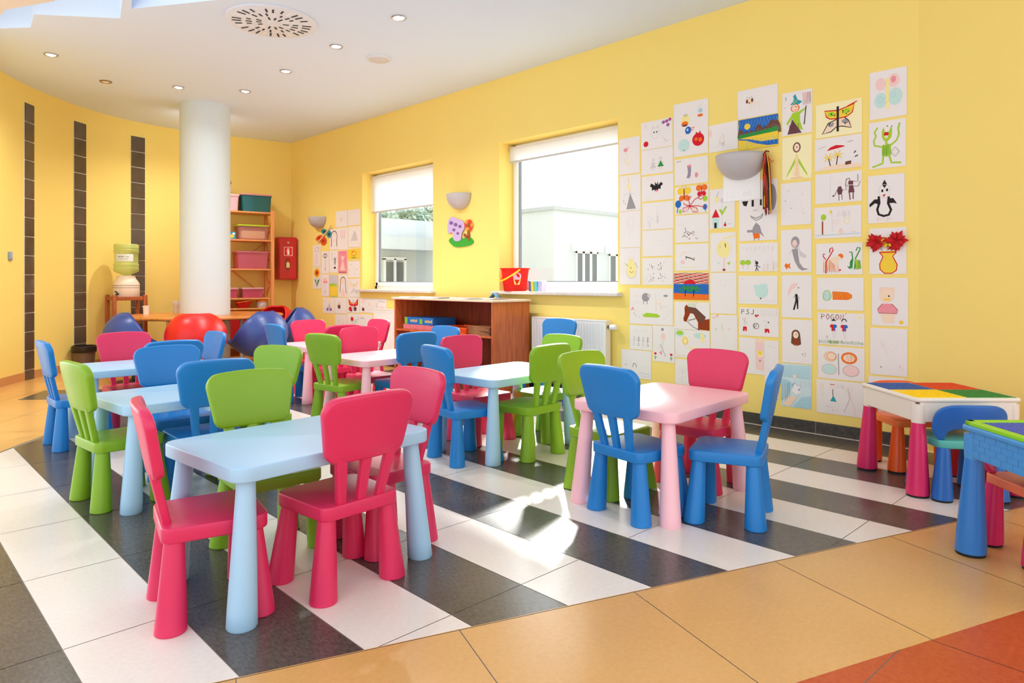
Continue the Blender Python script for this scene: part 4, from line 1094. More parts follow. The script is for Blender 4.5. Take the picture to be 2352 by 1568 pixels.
# column beside the big window
def f(s): s.ell(.33, .33, .1, .055, 'i'); s.ell(.46, .27, .03, .02, 'i'); s.line([(.35, .38), (.48, .75)], 'a', .004); s.line([(.3, .6), (.45, .78), (.62, .6)], 'a', .005); s.line([(.22, .52), (.42, .8)], 'x', .003)
d('drawing of one small pink flower with pale leaves, beside the big window', 1422, 1470, 316, 399, f)
def f(s): s.poly([(.5, .5), (.78, .95), (.32, .95)], 'g'); s.line([(.5, .5), (.45, .2), (.4, .05)], 'y', .005); s.ell(.44, .32, .07, .1, 'a'); s.line([(.2, .55), (.45, .5), (.75, .55)], 's', .003); s.dots(.1, .6, .3, .8, 'g', 5)
d('drawing of a figure in a grey triangular skirt on white paper', 1424, 1472, 402, 484, f)
def f(s): s.ring(.55, .3, .14, .12, 'l', .002); s.line([(.35, .2), (.38, .5)], 'l', .002); s.line([(.5, .42), (.5, .6), (.4, .7)], 'l', .002); s.line([(.62, .42), (.68, .6)], 'l', .002)
d('very faint pencil sketch directly below the grey-skirted figure', 1424, 1472, 485, 568, f)
def f(s): s.ell(.58, .6, .24, .22, 'a'); s.ell(.55, .45, .16, .15, 'a'); s.ring(.58, .62, .24, .22, 'g', .002, 0, 180); s.ring(.58, .6, .1, .08, 'w', .0025, 20, 160); s.line([(.25, .42), (.42, .5)], 'm', .006); s.line([(.75, .4), (.88, .56)], 'g', .004); s.scrib(.42, .25, .72, .34, 'j', 8, .003); s.ell(.55, .55, .02, .015, 'w')
d('drawing of a smiling yellow pear with a pink topknot', 1424, 1471, 569, 653, f)
# second column
def f(s): s.ell(.16, .8, .08, .1, 'r'); s.ring(.46, .45, .13, .2, 'l', .0025); s.ell(.42, .42, .02, .03, 'k'); s.ell(.51, .42, .02, .03, 'k'); s.line([(.36, .3), (.38, .18), (.43, .27)], 'g', .002); s.line([(.5, .27), (.56, .16), (.57, .3)], 'g', .002)
for_purple = f
def f(s, g=for_purple):
    g(s)
    for q in ((.72, .12), (.82, .1), (.86, .24), (.92, .06)): s.ell(q[0], q[1], .05, .06, 'v'); s.ell(q[0] + .02, q[1], .02, .03, 'r')
    s.dots(.68, .65, .85, .85, 'w', 8, .003, 2); s.dots(.12, .1, .2, .25, 'o', 5, .003, 3)
d('drawing of a pencil cat face with a red apple and purple blobs', 1473, 1545, 276, 340, f)
def f(s): s.fig(.38, .88, .5, 'g', 'l'); s.fig(.62, .85, .5, 'g', 'n'); s.ring(.62, .42, .09, .1, 'x', .003, 180, 360)
d('drawing of two little girls, one in a green dress', 1474, 1546, 341, 398, f)
def f(s):
    s.ell(.47, .5, .06, .16, 'k'); s.poly([(.44, .42), (.3, .3), (.26, .42), (.32, .46), (.33, .6), (.4, .56), (.44, .62)], 'k'); s.poly([(.5, .42), (.62, .28), (.68, .38), (.61, .44), (.6, .56), (.54, .54), (.5, .62)], 'k')
    s.poly([(.42, .38), (.43, .24), (.46, .34), (.49, .34), (.52, .24), (.53, .38)], 'k'); s.ell(.47, .62, .03, .05, 'i'); s.scrib(.08, .1, .42, .16, 'j', 10, .002); s.scrib(.08, .86, .3, .92, 'a', 8, .002)
d('drawing of a small black bat with open wings', 1475, 1547, 402, 460, f)
def f(s): s.line([(.48, .75), (.47, .4), (.5, .25), (.55, .4), (.52, .75)], 'l', .003); s.line([(.5, .5), (.5, .78)], 'g', .003); s.line([(.25, .9), (.32, .55), (.4, .7)], 'l', .0025); s.ring(.22, .6, .05, .1, 'l', .002); s.line([(.22, .7), (.24, .92)], 'g', .002)
d('pale grey pencil figures under the bat drawing', 1476, 1547, 464, 526, f)
def f(s): s.line([(.3, .5), (.5, .45), (.68, .5)], 'z', .002); s.ring(.6, .5, .08, .12, 'l', .001)
d('almost blank sheet between the grey figures and the dotted faces', 1476, 1546, 528, 588, f)
def f(s):
    for cu, cv in ((.3, .3), (.62, .3), (.28, .72), (.65, .72)): s.dots(cu - .12, cv - .15, cu + .12, cv + .15, 'k', 12, .0035, int(cu * 100 + cv * 10)); s.dots(cu - .1, cv - .1, cu + .1, cv + .1, 'a', 3, .003, int(cu * 70))
d('drawing of four faces made of scattered black dots', 1476, 1546, 592, 654, f)
def f(s):
    s.ell(.38, .25, .09, .12, 'g'); s.ell(.46, .2, .04, .06, 'l'); s.line([(.33, .35), (.33, .44)], 'g', .006); s.line([(.42, .35), (.42, .44)], 'g', .006)
    s.line([(.62, .62), (.62, .35), (.6, .12)], 'x', .005); s.line([(.62, .4), (.72, .42), (.74, .6)], 'x', .006); s.poly([(.3, .75), (.4, .68), (.65, .7), (.72, .76), (.66, .8), (.35, .8)], 'm'); s.line([(.1, .38), (.4, .44)], 'l', .002)
    s.poly([(.02, .62), (.08, .52), (.1, .6)], 'i'); s.ell(.84, .2, .05, .03, 'g'); s.dots(.1, .6, .25, .85, 'w', 6, .003, 4); s.dots(.78, .4, .92, .85, 'l', 14, .003, 5); s.line([(.12, .2), (.22, .22)], 'x', .004)
d('large sheet with an elephant, a giraffe and a green crocodile', 1447, 1546, 662, 745, f)
def f(s):
    for k, c in enumerate('gkgw'): s.fig(.2 + .2 * k, .85, .38, c)
    s.scrib(.2, .15, .8, .3, 'l', 14, .002)
d('drawing of a row of four tiny people under grey scribbles', 1447, 1499, 747, 803, f)
def f(s):
    s.line([(.35, .52), (.6, .85)], 'g', .005); s.line([(.28, .66), (.4, .5), (.5, .62)], 'l', .004); s.ell(.48, .3, .1, .1, 'j'); s.line([(.48, .4), (.48, .52)], 'l', .003); s.poly([(.3, .75), (.42, .68), (.42, .82)], 'i')
    for u in (.12, .85): s.ell(u, .78, .06, .03, 'r'); s.line([(u, .8), (u, .95)], 'n', .003); s.line([(u - .06, .86), (u, .92), (u + .06, .86)], 'n', .004)
    s.ell(.45, .1, .06, .04, 'g')
d('drawing of a pink figure with a stick between two red flowers', 1500, 1550, 748, 831, f)
def f(s): s.ring(.45, .62, .06, .15, 'k', .004, 180, 360); s.dots(.1, .5, .18, .6, 'k', 2); s.line([(.6, .8), (.95, .82)], 's', .004); s.line([(.65, .92), (.95, .9)], 'l', .003)
d('low sheet with one small black arch near the radiator', 1428, 1496, 804, 868, f)
# third column
def f(s):
    s.ell(.35, .33, .13, .1, 'a'); s.ell(.33, .4, .1, .05, 'o'); s.line([(.3, .22), (.34, .27), (.38, .21), (.4, .26)], 'k', .004); s.ell(.33, .43, .08, .02, 'd')
    s.ell(.43, .53, .09, .07, 'b'); s.ell(.41, .52, .03, .025, 's'); s.line([(.5, .5), (.62, .49)], 'o', .006); s.line([(.5, .55), (.6, .52)], 'o', .005); s.line([(.36, .6), (.4, .55)], 'b', .005)
    s.ell(.72, .73, .17, .12, 'r'); s.poly([(.64, .64), (.66, .58), (.72, .62), (.78, .57), (.8, .64)], 'r'); s.ell(.66, .72, .05, .03, 'o'); s.ell(.78, .74, .05, .04, 'o')
    s.ell(.3, .8, .16, .12, 'p'); s.ell(.28, .74, .08, .06, 'p'); s.line([(.28, .9), (.33, .88)], 'k', .004); s.ell(.78, .29, .08, .025, 'o'); s.ell(.78, .2, .06, .04, 's'); s.line([(.7, .1), (.76, .14), (.82, .08)], 'l', .003)
d('tall drawing with a red apple, a blue bird and a yellow lantern', 1548, 1627, 233, 356, f)
def f(s): s.poly([(.38, .28), (.5, .25), (.5, .55), (.46, .78), (.36, .76), (.42, .55)], 'g'); s.scrib(.4, .3, .48, .7, 'v', 8, .003); s.poly([(.38, .28), (.5, .25), (.5, .33), (.38, .36)], 'i'); s.ell(.66, .68, .05, .1, 'i'); s.scrib(.08, .85, .55, .92, 'x', 12, .002); s.line([(.06, .1), (.2, .08)], 'k', .003)
d('drawing of a purple stocking with a pink cuff', 1550, 1627, 362, 422, f)
def f(s):
    s.butterfly(.28, .28, .2, 'y', 'o', 'c'); s.butterfly(.8, .2, .16, 'o', 'r', 'r'); s.ell(.1, .62, .09, .14, 'b'); s.line([(.1, .7), (.06, .95)], 'b', .006); s.ell(.9, .5, .07, .1, 'm'); s.ell(.16, .9, .05, .07, 'm'); s.ell(.9, .8, .06, .1, 'b'); s.line([(.9, .85), (.92, .97)], 'b', .005)
    for q in ([(.45, .72), (.42, .5), (.5, .38), (.44, .36), (.42, .45)], [(.45, .72), (.6, .5), (.8, .38), (.86, .46), (.76, .52), (.7, .44)], [(.45, .72), (.3, .66), (.26, .58)], [(.45, .72), (.7, .74), (.92, .82)], [(.45, .72), (.25, .78), (.25, .92), (.38, .9), (.45, .72)], [(.45, .72), (.55, .95), (.7, .96), (.66, .82), (.45, .72)]): s.line(q, 'r', .0055)
    s.ell(.34, .84, .07, .08, 'j'); s.ell(.58, .86, .07, .07, 'x')
d('bright drawing of a curly red butterfly among small orange and blue ones', 1551, 1628, 427, 490, f)
def f(s): s.line([(.25, .75), (.32, .6), (.5, .66), (.58, .62), (.55, .78)], 'w', .003); s.dots(.22, .6, .55, .88, 'w', 20, .0045, 7); s.line([(.32, .6), (.3, .45)], 'w', .004); s.dots(.62, .84, .72, .9, 'w', 3, .004, 8); s.scrib(.08, .25, .25, .4, 'l', 6, .002)
d('drawing of a brown spotted animal lying down', 1552, 1628, 493, 556, f)
def f(s): s.line([(.32, .48), (.5, .55), (.58, .62), (.57, .52)], 'k', .007); s.line([(.32, .45), (.33, .58)], 'k', .005); s.line([(.42, .56), (.4, .68)], 'x', .004); s.line([(.52, .6), (.52, .7)], 'x', .004); s.line([(.15, .45), (.25, .3), (.42, .32)], 'x', .007); s.ell(.23, .68, .07, .08, 'j'); s.line([(.15, .88), (.68, .86)], 'a', .004)
d('drawing of a black pony with a small orange rainbow', 1552, 1628, 560, 621, f)
def f(s):
    s.poly([(0, 0), (1, 0), (1, .42), (0, .42)], 'x')
    for k in range(11): s.line([(j / 9, .03 + .036 * k + .018 * math.sin(j * 1.7 + k * 2)) for j in range(10)], 'r' if k % 3 else 'd', .0045)
    s.poly([(0, .42), (1, .42), (1, .8), (0, .78)], 'b'); s.poly([(0, .45), (1, .46), (1, .72), (0, .74)], 'b'); s.poly([(0, .76), (1, .8), (1, 1), (0, 1)], 'o')
    s.poly([(.3 + .34 * (1 - math.cos(PI * k / 14)) / 2, .42 - .16 * math.sin(PI * k / 14)) for k in range(15)], 'r')
    for cu in (.36, .6):
        for a in (-160, -120, -60, -20, 30, 150): s.line([(cu, .6), (cu + .1 * math.cos(R(a)), .6 + .13 * math.sin(R(a))), (cu + .2 * math.cos(R(a)), .64 + .12 * math.sin(R(a)))], 'n', .011)
        s.line([(cu, .62), (cu - .02, .88)], 'k', .006)
d('painted orange sunset with two dark green palm crowns', 1548, 1628, 626, 688, f, mat('sunset_paper', (126, 150, 190), 0.8))
def f(s):
    s.poly([(.29, .2), (.35, .08), (.4, .16), (.62, .3), (.85, .62), (1, .58), (1, 1), (.68, .98), (.68, .72), (.55, .42), (.46, .4), (.38, .62), (.36, .72), (.27, .7), (.26, .6), (.3, .42)], 'c')
    s.poly([(.38, .16), (.62, .2), (.9, .52), (.84, .72), (.76, .72), (.66, .5), (.5, .36), (.42, .34)], 'w'); s.line([(.29, .62), (.37, .6)], 'k', .003); s.line([(.38, .66), (.62, .6)], 'k', .003); s.line([(.38, .72), (.62, .56)], 'k', .0025); s.line([(.38, .72), (.55, .9), (.72, 1)], 'k', .004); s.ell(.33, .3, .012, .02, 'k')
    s.text('KON', .42, .04, .028, 'm', .0025); s.line([(.66, .0), (.63, .04)], 'm', .0025)
d('drawing of a chestnut horse head with a dark mane and reins', 1550, 1630, 694, 757, f)
def f(s): s.ell(.14, .14, .14, .12, 'p'); s.ell(.14, .12, .1, .08, 'm'); s.ell(.72, .18, .18, .1, 'p'); s.line([(.78, .1), (.8, .4)], 'a', .03); s.ell(.3, .38, .1, .16, 'a'); s.ring(.3, .4, .07, .12, 'o', .003); s.line([(.3, .55), (.32, .7)], 'x', .004); s.line([(.4, .62), (.95, .66)], 'a', .012); s.scrib(.05, .9, .35, .95, 'y', 10, .0025)
d('washed-out drawing of a yellow sun face with pale green patches', 1551, 1631, 758, 823, f)
def f(s): s.line([(.2, .95), (.22, .5), (.12, .3)], 'l', .003); s.line([(.22, .5), (.32, .3)], 'l', .003); s.line([(.1, .55), (.35, .5)], 'l', .002); s.line([(.28, .75), (.4, .6)], 'l', .002)
d('pencil sketch of a bare tree just behind the pink chair back', 1551, 1631, 827, 885, f)
# fourth column
def f(s): s.ell(.05, .3, .05, .14, 'j'); s.line([(.35, .8), (.4, .5), (.5, .4), (.55, .6), (.5, .8)], 'l', .004); s.scrib(.38, .5, .55, .75, 'x', 8, .003); s.dots(.42, .7, .55, .85, 'g', 6, .004, 3); s.line([(.08, .85), (.2, .8), (.32, .82)], 'l', .002); s.line([(.6, .85), (.75, .8)], 'a', .003)
d('faint drawing of a small rider, left of the blue landscape painting', 1629, 1695, 283, 346, f, rot=-1)
def f(s):
    s.poly([(.08, .72), (.24, .5), (.4, .72)], 'r'); s.poly([(.1, .73), (.38, .73), (.37, .99), (.12, .99)], 'p'); s.poly([(.18, .85), (.28, .85), (.28, .99), (.18, .99)], 'k'); s.line([(.5, .99), (.5, .35)], 's', .0025); s.poly([(.5, .68), (.36, .52), (.46, .52), (.52, .58), (.62, .46), (.7, .46)], 'm'); s.ell(.5, .3, .06, .06, 'l')
    s.ell(.28, .26, .08, .09, 'a'); s.line([(.28, .2), (.36, .06)], 'g', .003); s.ell(.62, .92, .05, .04, 'r'); s.line([(.62, .84), (.62, .9)], 'k', .004); s.line([(.75, .9), (.88, .9)], 't', .002)
d('drawing of a house with a red roof and a green leafy plant', 1631, 1688, 433, 524, f)
def f(s):
    s.ell(.52, .42, .27, .22, 'a'); s.ring(.52, .42, .27, .22, 'x', .002); s.line([(.58, .28), (.6, .38)], 'k', .006); s.line([(.38, .33), (.38, .4)], 'g', .003); s.line([(.55, .64), (.54, .95)], 'j', .01); s.ell(.54, .95, .06, .03, 'c'); s.ell(.32, .78, .05, .03, 'p'); s.poly([(.66, .78), (.78, .74), (.74, .84)], 'm'); s.line([(.5, .15), (.95, .1)], 'a', .012)
d('drawing of a big round yellow tree with a face', 1632, 1691, 534, 624, f)
def f(s): s.ring(.5, .25, .12, .08, 'l', .0015); s.dots(.5, .3, .6, .36, 'l', 2, .003)
d('nearly blank tall sheet below the yellow tree face', 1632, 1692, 626, 720, f)
def f(s): s.line([(.45, .25), (.42, .4), (.5, .42)], 'm', .003); s.line([(.45, .5), (.5, .7), (.6, .66)], 'a', .004); s.ell(.7, .4, .04, .03, 'j'); s.ell(.2, .42, .03, .04, 'l'); s.line([(.05, .1), (.3, .05)], 'o', .003); s.line([(.2, .02), (.3, 0.01)], 'o', .004)
d('pale drawing of a tiny yellow-green figure beside the footballers drawing', 1633, 1694, 723, 803, f)
# lamp column
def f(s):
    s.ell(.86, .3, .13, .22, 'g'); s.poly([(.08, .33), (.25, .33), (.2, .42), (.12, .4)], 'k'); s.poly([(.34, .32), (.4, .32), (.4, .43), (.34, .43)], 'k'); s.poly([(.56, .32), (.61, .32), (.61, .42), (.56, .42)], 'k'); s.line([(.38, .5), (.5, .49)], 'g', .004)
    s.line([(.3, .58), (.45, .63), (.58, .6), (.64, .56)], 'k', .003); s.line([(.32, .6), (.46, .67), (.6, .63), (.64, .56)], 'k', .003); s.scrib(.34, .6, .6, .64, 'g', 12, .0015)
    s.poly([(.38, .78), (.46, .7), (.56, .76), (.6, .86), (.68, .95), (.55, .88), (.54, .9), (.38, .9), (.36, .86), (.22, .86), (.22, .82), (.36, .82)], 'g'); s.poly([(.38, .88), (.55, .88), (.56, .96), (.4, .97)], 'o'); s.line([(.42, .97), (.41, .999)], 'g', .006); s.line([(.53, .97), (.53, .999)], 'g', .006)
d('drawing of a black-toothed grin above a grey figure in orange shorts', 1698, 1785, 414, 552, f)
d('blank white sheet stuck up behind the lamp with the tassel', 1662, 1747, 392, 460, lambda s: (s.scrib(.1, .7, .3, .9, 'l', 8, .0015), s.ring(.6, .8, .04, .06, 'l', .002), s.ring(.72, .78, .04, .06, 'l', .002)), mat('bright_white_paper', (243, 242, 241), 0.8), 0.006)
def f(s):
    s.ell(.3, .42, .1, .11, 'x'); s.ell(.24, .42, .03, .07, 'w'); s.ell(.37, .4, .03, .07, 'w'); s.line([(.23, .34), (.25, .26), (.3, .33), (.36, .25), (.38, .34)], 'g', .003); s.ell(.3, .48, .02, .02, 'k'); s.line([(.34, .52), (.55, .52), (.6, .6)], 'x', .005); s.line([(.34, .55), (.33, .78)], 'x', .003); s.line([(.42, .56), (.43, .72)], 'x', .003); s.line([(.54, .55), (.55, .74)], 'x', .003); s.line([(.6, .6), (.66, .68)], 'x', .003)
d('drawing of a thin brown-eared cat on an otherwise empty sheet', 1695, 1787, 201, 267, f)
def f(s):
    s.poly([(0, 0), (1, 0), (1, .52), (0, .52)], 'b'); s.scrib(0, .05, 1, .3, 's', 26, .003, 1); s.ell(.23, .25, .075, .1, 'y')
    for cu, hh, ww in ((.06, .26, .09), (.2, .18, .08), (.33, .2, .08), (.52, .34, .12), (.68, .26, .1), (.86, .42, .15), (.97, .38, .1)): s.poly([(cu - ww, .58), (cu - ww * .7, .58 - hh * .7), (cu - ww * .2, .58 - hh), (cu + ww * .3, .58 - hh), (cu + ww * .8, .58 - hh * .6), (cu + ww, .58)], 'w'); s.scrib(cu - ww * .6, .58 - hh * .7, cu + ww * .6, .54, 'g', 12, .002, int(cu * 99))
    s.poly([(0, .5), (.5, .46), (1, .38), (1, .56), (.4, .6), (0, .64)], 'n'); s.poly([(0, .62), (.4, .58), (1, .54), (1, 1), (0, 1)], 'y'); s.scrib(.02, .66, .98, .98, 'm', 40, .003, 2); s.scrib(.05, .7, .95, .95, 'x', 30, .003, 3)
    s.poly([(0, .62), (.3, .68), (.6, .8), (1, .8), (1, .96), (.75, .95), (.45, .84), (.2, .7), (0, .66)], 'b'); s.scrib(.2, .68, .9, .88, 's', 16, .002, 4)
d('colourful painting of a yellow sun over brown trees and a blue river', 1697, 1788, 269, 340, f, mat('painted_paper', (236, 206, 110), 0.8), 0.004)
def f(s):
    for k in range(8): s.line([(.1 + .11 * k, .12), (.1 + .11 * k, .22 + .05 * (k % 2))], 'l', .0025); s.line([(.12 + .1 * k, .3), (.12 + .1 * k, .4)], 'z', .002)
    for u in (.1, .24): s.ell(u, .68, .07, .09, 'm'); s.line([(u, .74), (u, .92)], 'x', .004)
    s.ring(.47, .7, .03, .045, 'k', .004); s.ell(.47, .7, .025, .04, 'k'); s.line([(.47, .74), (.47, .86), (.44, .98)], 'k', .005); s.line([(.47, .86), (.51, .98)], 'k', .004); s.line([(.42, .8), (.47, .78), (.56, .86)], 'k', .004); s.line([(.44, .66), (.43, .6)], 'k', .004)
    s.scrib(.63, .74, .8, .96, 'x', 9, .003, 5); s.scrib(.88, .66, .97, .95, 'x', 7, .003, 6)
d('drawing of a tiny black figure in the rain between trees and a fence', 1698, 1787, 558, 623, f)
def f(s): s.ell(.6, .55, .17, .25, 'p'); s.ell(.45, .4, .05, .09, 'p'); s.ell(.7, .36, .05, .09, 'p'); s.ell(.58, .8, .02, .03, 'w'); s.line([(.05, .9), (.95, .88)], 'p', .002); s.line([(.08, .1), (.12, .12)], 'i', .003)
d('very faint drawing of a pale green bear', 1697, 1786, 633, 698, f)
def f(s):
    s.text('P.S.J', .07, .06, .035, 'k', .0042); s.scrib(.46, .04, .96, .28, 'l', 26, .002)
    s.poly([(.44, .34), (.4, .25), (.44, .23), (.46, .28), (.48, .23), (.52, .25)], 'r'); s.ring(.44, .64, .07, .1, 'k', .003); s.dots(.39, .58, .49, .7, 'k', 6, .0035, 1)
    s.poly([(.11, .68), (.2, .68), (.2, .84), (.17, .84), (.16, .74), (.14, .84), (.1, .84)], 'r'); s.poly([(.66, .72), (.76, .72), (.78, .86), (.74, .86), (.72, .78), (.7, .86), (.66, .86)], 'r')
    s.ell(.15, .4, .04, .04, 'j'); s.dots(.08, .4, .22, .6, 'g', 9, .003, 2); s.line([(.62, .45), (.76, .46)], 'l', .003); s.ell(.75, .5, .015, .025, 'k'); s.line([(.69, .55), (.69, .7)], 'l', .003)
d('drawing of two footballers in red shorts either side of a ball', 1698, 1789, 707, 772, f)
def f(s): s.poly([(.62, 0), (1, 0), (1, .12), (.62, .1)], 'x'); s.poly([(.64, .1), (.98, .12), (.98, .9), (.66, .86)], 'j'); s.ell(.82, .42, .12, .1, 'a'); s.ell(.82, .4, .07, .06, 'y'); s.ell(.82, .62, .03, .03, 'k'); s.line([(.82, .6), (.84, .85)], 'x', .004)
d('pale sheet with a yellow flower on a pinkish strip, behind the pink chair back', 1698, 1757, 776, 858, f)
def f(s): s.line([(.2, .1), (.8, .12)], 'p', .004); s.scrib(.2, .5, .8, .58, 'p', 8, .002); s.line([(.3, .7), (.6, .72)], 'l', .002)
d('tall pale blue-white sheet above the skirting behind the blue chair back', 1757, 1789, 782, 914, f)
# sixth column
def f(s):
    s.poly([(.45, .34), (.38, .3), (.26, .3), (.36, .24), (.4, .14), (.36, .12), (.44, .06), (.52, .2), (.68, .26), (.6, .3)], 't'); s.dots(.38, .2, .56, .28, 'y', 6, .004, 1); s.ell(.44, .39, .15, .09, 'o'); s.ell(.44, .39, .11, .08, 'x'); s.dots(.38, .34, .52, .38, 'k', 2, .004); s.line([(.4, .43), (.5, .43)], 'r', .003)
    s.poly([(.34, .5), (.55, .48), (.78, .42), (.76, .46), (.6, .54), (.6, .7), (.7, .92), (.4, .85), (.36, .62), (.18, .76), (.14, .72), (.3, .56)], 'm'); s.poly([(.34, .64), (.66, .98), (.18, .98)], 'd'); s.scrib(.24, .75, .56, .96, 'w', 14, .003, 3)
    s.line([(.8, .38), (.74, .8)], 'k', .006); s.poly([(.8, .38), (.68, .08), (.96, .06), (.86, .36)], 'j'); s.scrib(.7, .08, .96, .34, 'g', 16, .002, 2); s.line([(.12, .1), (.14, .18)], 'b', .003); s.line([(.04, .34), (.16, .36)], 'l', .003)
d('drawing of a green-hatted witch with a broom', 1797, 1866, 209, 308, f)
def f(s): s.ell(.5, .26, .13, .12, 'w'); s.ell(.5, .26, .09, .09, 'x'); s.dots(.45, .22, .55, .28, 'k', 3, .003); s.poly([(.48, .46), (.18, .86), (.14, .95), (.34, .74), (.46, .6)], 'm'); s.poly([(.52, .46), (.84, .88), (.86, .95), (.68, .76), (.54, .6)], 'm'); s.poly([(.46, .42), (.54, .42), (.6, .95), (.4, .95)], 'x'); s.line([(.5, .4), (.5, .92)], 'y', .004); s.line([(.3, .97), (.7, .97)], 'o', .003)
d('cream sheet with a long-haired girl in a split green cloak', 1797, 1865, 313, 411, f, CREAM)
def f(s): s.dots(.1, .1, .9, .9, 'g', 6, .0035, 4); s.line([(.3, .4), (.65, .44), (.6, .6)], 'z', .002); s.line([(.65, .7), (.8, .6)], 'l', .002); s.ring(.5, .5, .2, .14, 'l', .001)
d('faint dotted sketch below the green cloak drawing', 1794, 1863, 419, 516, f)
def f(s):
    s.ell(.48, .3, .14, .14, 'g'); s.ell(.46, .33, .08, .09, 'j'); s.poly([(.36, .46), (.56, .44), (.58, .6), (.62, .78), (.74, .9), (.92, .93), (.7, .96), (.58, .9), (.46, .74)], 'g'); s.poly([(.56, .3), (.64, .5), (.86, .62), (.8, .68), (.62, .62)], 'l'); s.line([(.38, .48), (.28, .55)], 'j', .006)
    s.poly([(.12, .84), (.18, .78), (.24, .82), (.32, .78), (.3, .86), (.34, .92), (.24, .88), (.2, .94)], 'o'); s.line([(.4, .38), (.52, .38)], 'g', .003)
d('drawing of a grey mermaid with a small red fish', 1794, 1864, 527, 625, f)
def f(s): s.poly([(.22, .5), (.22, .34), (.34, .2), (.56, .18), (.5, .26), (.36, .34)], 'j'); s.ring(.5, .38, .05, .04, 'x', .002); s.poly([(.46, .44), (.52, .44), (.56, .6), (.56, .8), (.52, .8), (.5, .64), (.44, .82), (.38, .82), (.46, .6)], 'k'); s.line([(.46, .46), (.4, .54)], 'k', .003); s.line([(.52, .46), (.6, .56)], 'k', .003); s.line([(.1, .92), (.14, .9)], 'l', .003); s.dots(.5, .26, .62, .32, 'w', 3, .003)
d('drawing of a man in black under a pink umbrella', 1796, 1865, 632, 729, f)
def f(s): s.ell(.46, .34, .14, .11, 'w'); s.poly([(.33, .32), (.6, .32), (.64, .56), (.52, .6), (.42, .6), (.3, .54)], 'w'); s.ell(.46, .35, .09, .08, 'x'); s.dots(.41, .33, .51, .35, 'k', 2, .003); s.poly([(.4, .44), (.54, .44), (.56, .58), (.38, .58)], 'c'); s.line([(.44, .58), (.44, .68)], 'x', .004); s.line([(.5, .58), (.5, .68)], 'x', .004); s.dots(.64, .76, .82, .84, 'g', 6, .0035, 3)
d('drawing of a girl with long brown hair', 1797, 1866, 734, 834, f)
def f(s):
    for k in range(9): s.line([(.03, .06 + .03 * k), (.97, .03 + .035 * k)], 's', .006)
    s.poly([(.0, .35), (.3, .4), (.42, .5), (.1, .8), (0, .9)], 's'); s.scrib(.02, .45, .3, .85, 'g', 12, .003, 2); s.poly([(.35, .62), (.48, .42), (.62, .52), (.66, .66), (.5, .7)], 'z'); s.line([(.36, .5), (.46, .42), (.56, .5)], 'b', .003); s.ell(.46, .28, .06, .04, 'x'); s.poly([(.05, .95), (.3, .74), (.55, .74), (.3, .98)], 'x'); s.poly([(.4, .98), (.7, .74), (.98, .7), (.98, .98)], 's'); s.scrib(.64, .36, .96, .52, 'l', 14, .002, 6); s.ell(.6, .58, .02, .02, 'b')
d('pale blue crayon painting of a white bird on water', 1795, 1864, 836, 936, f, mat('pale_blue_paper', (206, 228, 232), 0.8))
# seventh column
def f(s):
    s.poly([(.5, .26), (.2, .22), (.26, .46), (.46, .5)], 'y'); s.poly([(.5, .26), (.86, .12), (.82, .36), (.66, .5), (.52, .5)], 'y'); s.poly([(.46, .52), (.3, .58), (.16, .88), (.34, .86), (.46, .74)], 'x'); s.poly([(.52, .52), (.66, .5), (.78, .64), (.78, .8), (.6, .76), (.52, .74)], 'x'); s.ell(.34, .34, .07, .07, 'm'); s.ell(.68, .32, .08, .07, 'm'); s.ell(.34, .66, .06, .06, 'g'); s.ell(.64, .6, .07, .06, 'g')
    s.line([(.5, .26), (.2, .22), (.24, .4), (.32, .48), (.5, .5), (.68, .48), (.8, .38), (.84, .14), (.5, .26)], 'r', .007); s.line([(.9, .08), (.7, .18)], 'r', .006); s.line([(.46, .52), (.28, .6), (.15, .9), (.34, .86), (.46, .74), (.58, .74), (.78, .82), (.72, .6), (.64, .5)], 'k', .006); s.line([(.49, .14), (.49, .88)], 'k', .014)
    s.dots(.28, .28, .44, .44, 'k', 5, .0045, 2); s.dots(.55, .26, .75, .42, 'k', 5, .0045, 3); s.dots(.3, .58, .42, .72, 'k', 3, .0045, 4); s.dots(.56, .56, .7, .7, 'k', 3, .0045, 5)
d('cream sheet with a big red, yellow and black butterfly', 1874, 1980, 233, 311, f, CREAM)
def f(s):
    s.poly([(.02, .98), (.25, .88), (.6, .84), (.98, .9), (.98, .99)], 'x'); s.poly([(.26, .4), (.34, .3), (.46, .25), (.6, .28), (.66, .32), (.46, .36)], 'r'); s.line([(.34, .88), (.3, .62)], 'w', .007); s.line([(.47, .86), (.5, .58)], 'w', .007)
    for cu, cv in ((.3, .62), (.5, .56)):
        for a in (-170, -130, -60, -10, 40, 140): s.line([(cu, cv), (cu + .11 * math.cos(R(a)), cv + .16 * math.sin(R(a)))], 'y', .006)
    s.poly([(.66, .8), (.78, .78), (.78, .88), (.66, .9)], 'w'); s.line([(.84, .56), (.88, .5)], 'k', .006); s.line([(.86, .68), (.92, .64)], 'k', .006); s.line([(.08, .3), (.26, .24)], 'g', .002); s.line([(.7, .2), (.82, .18)], 'g', .003)
d('drawing of two yellow palms under a red setting sun', 1872, 1980, 314, 388, f)
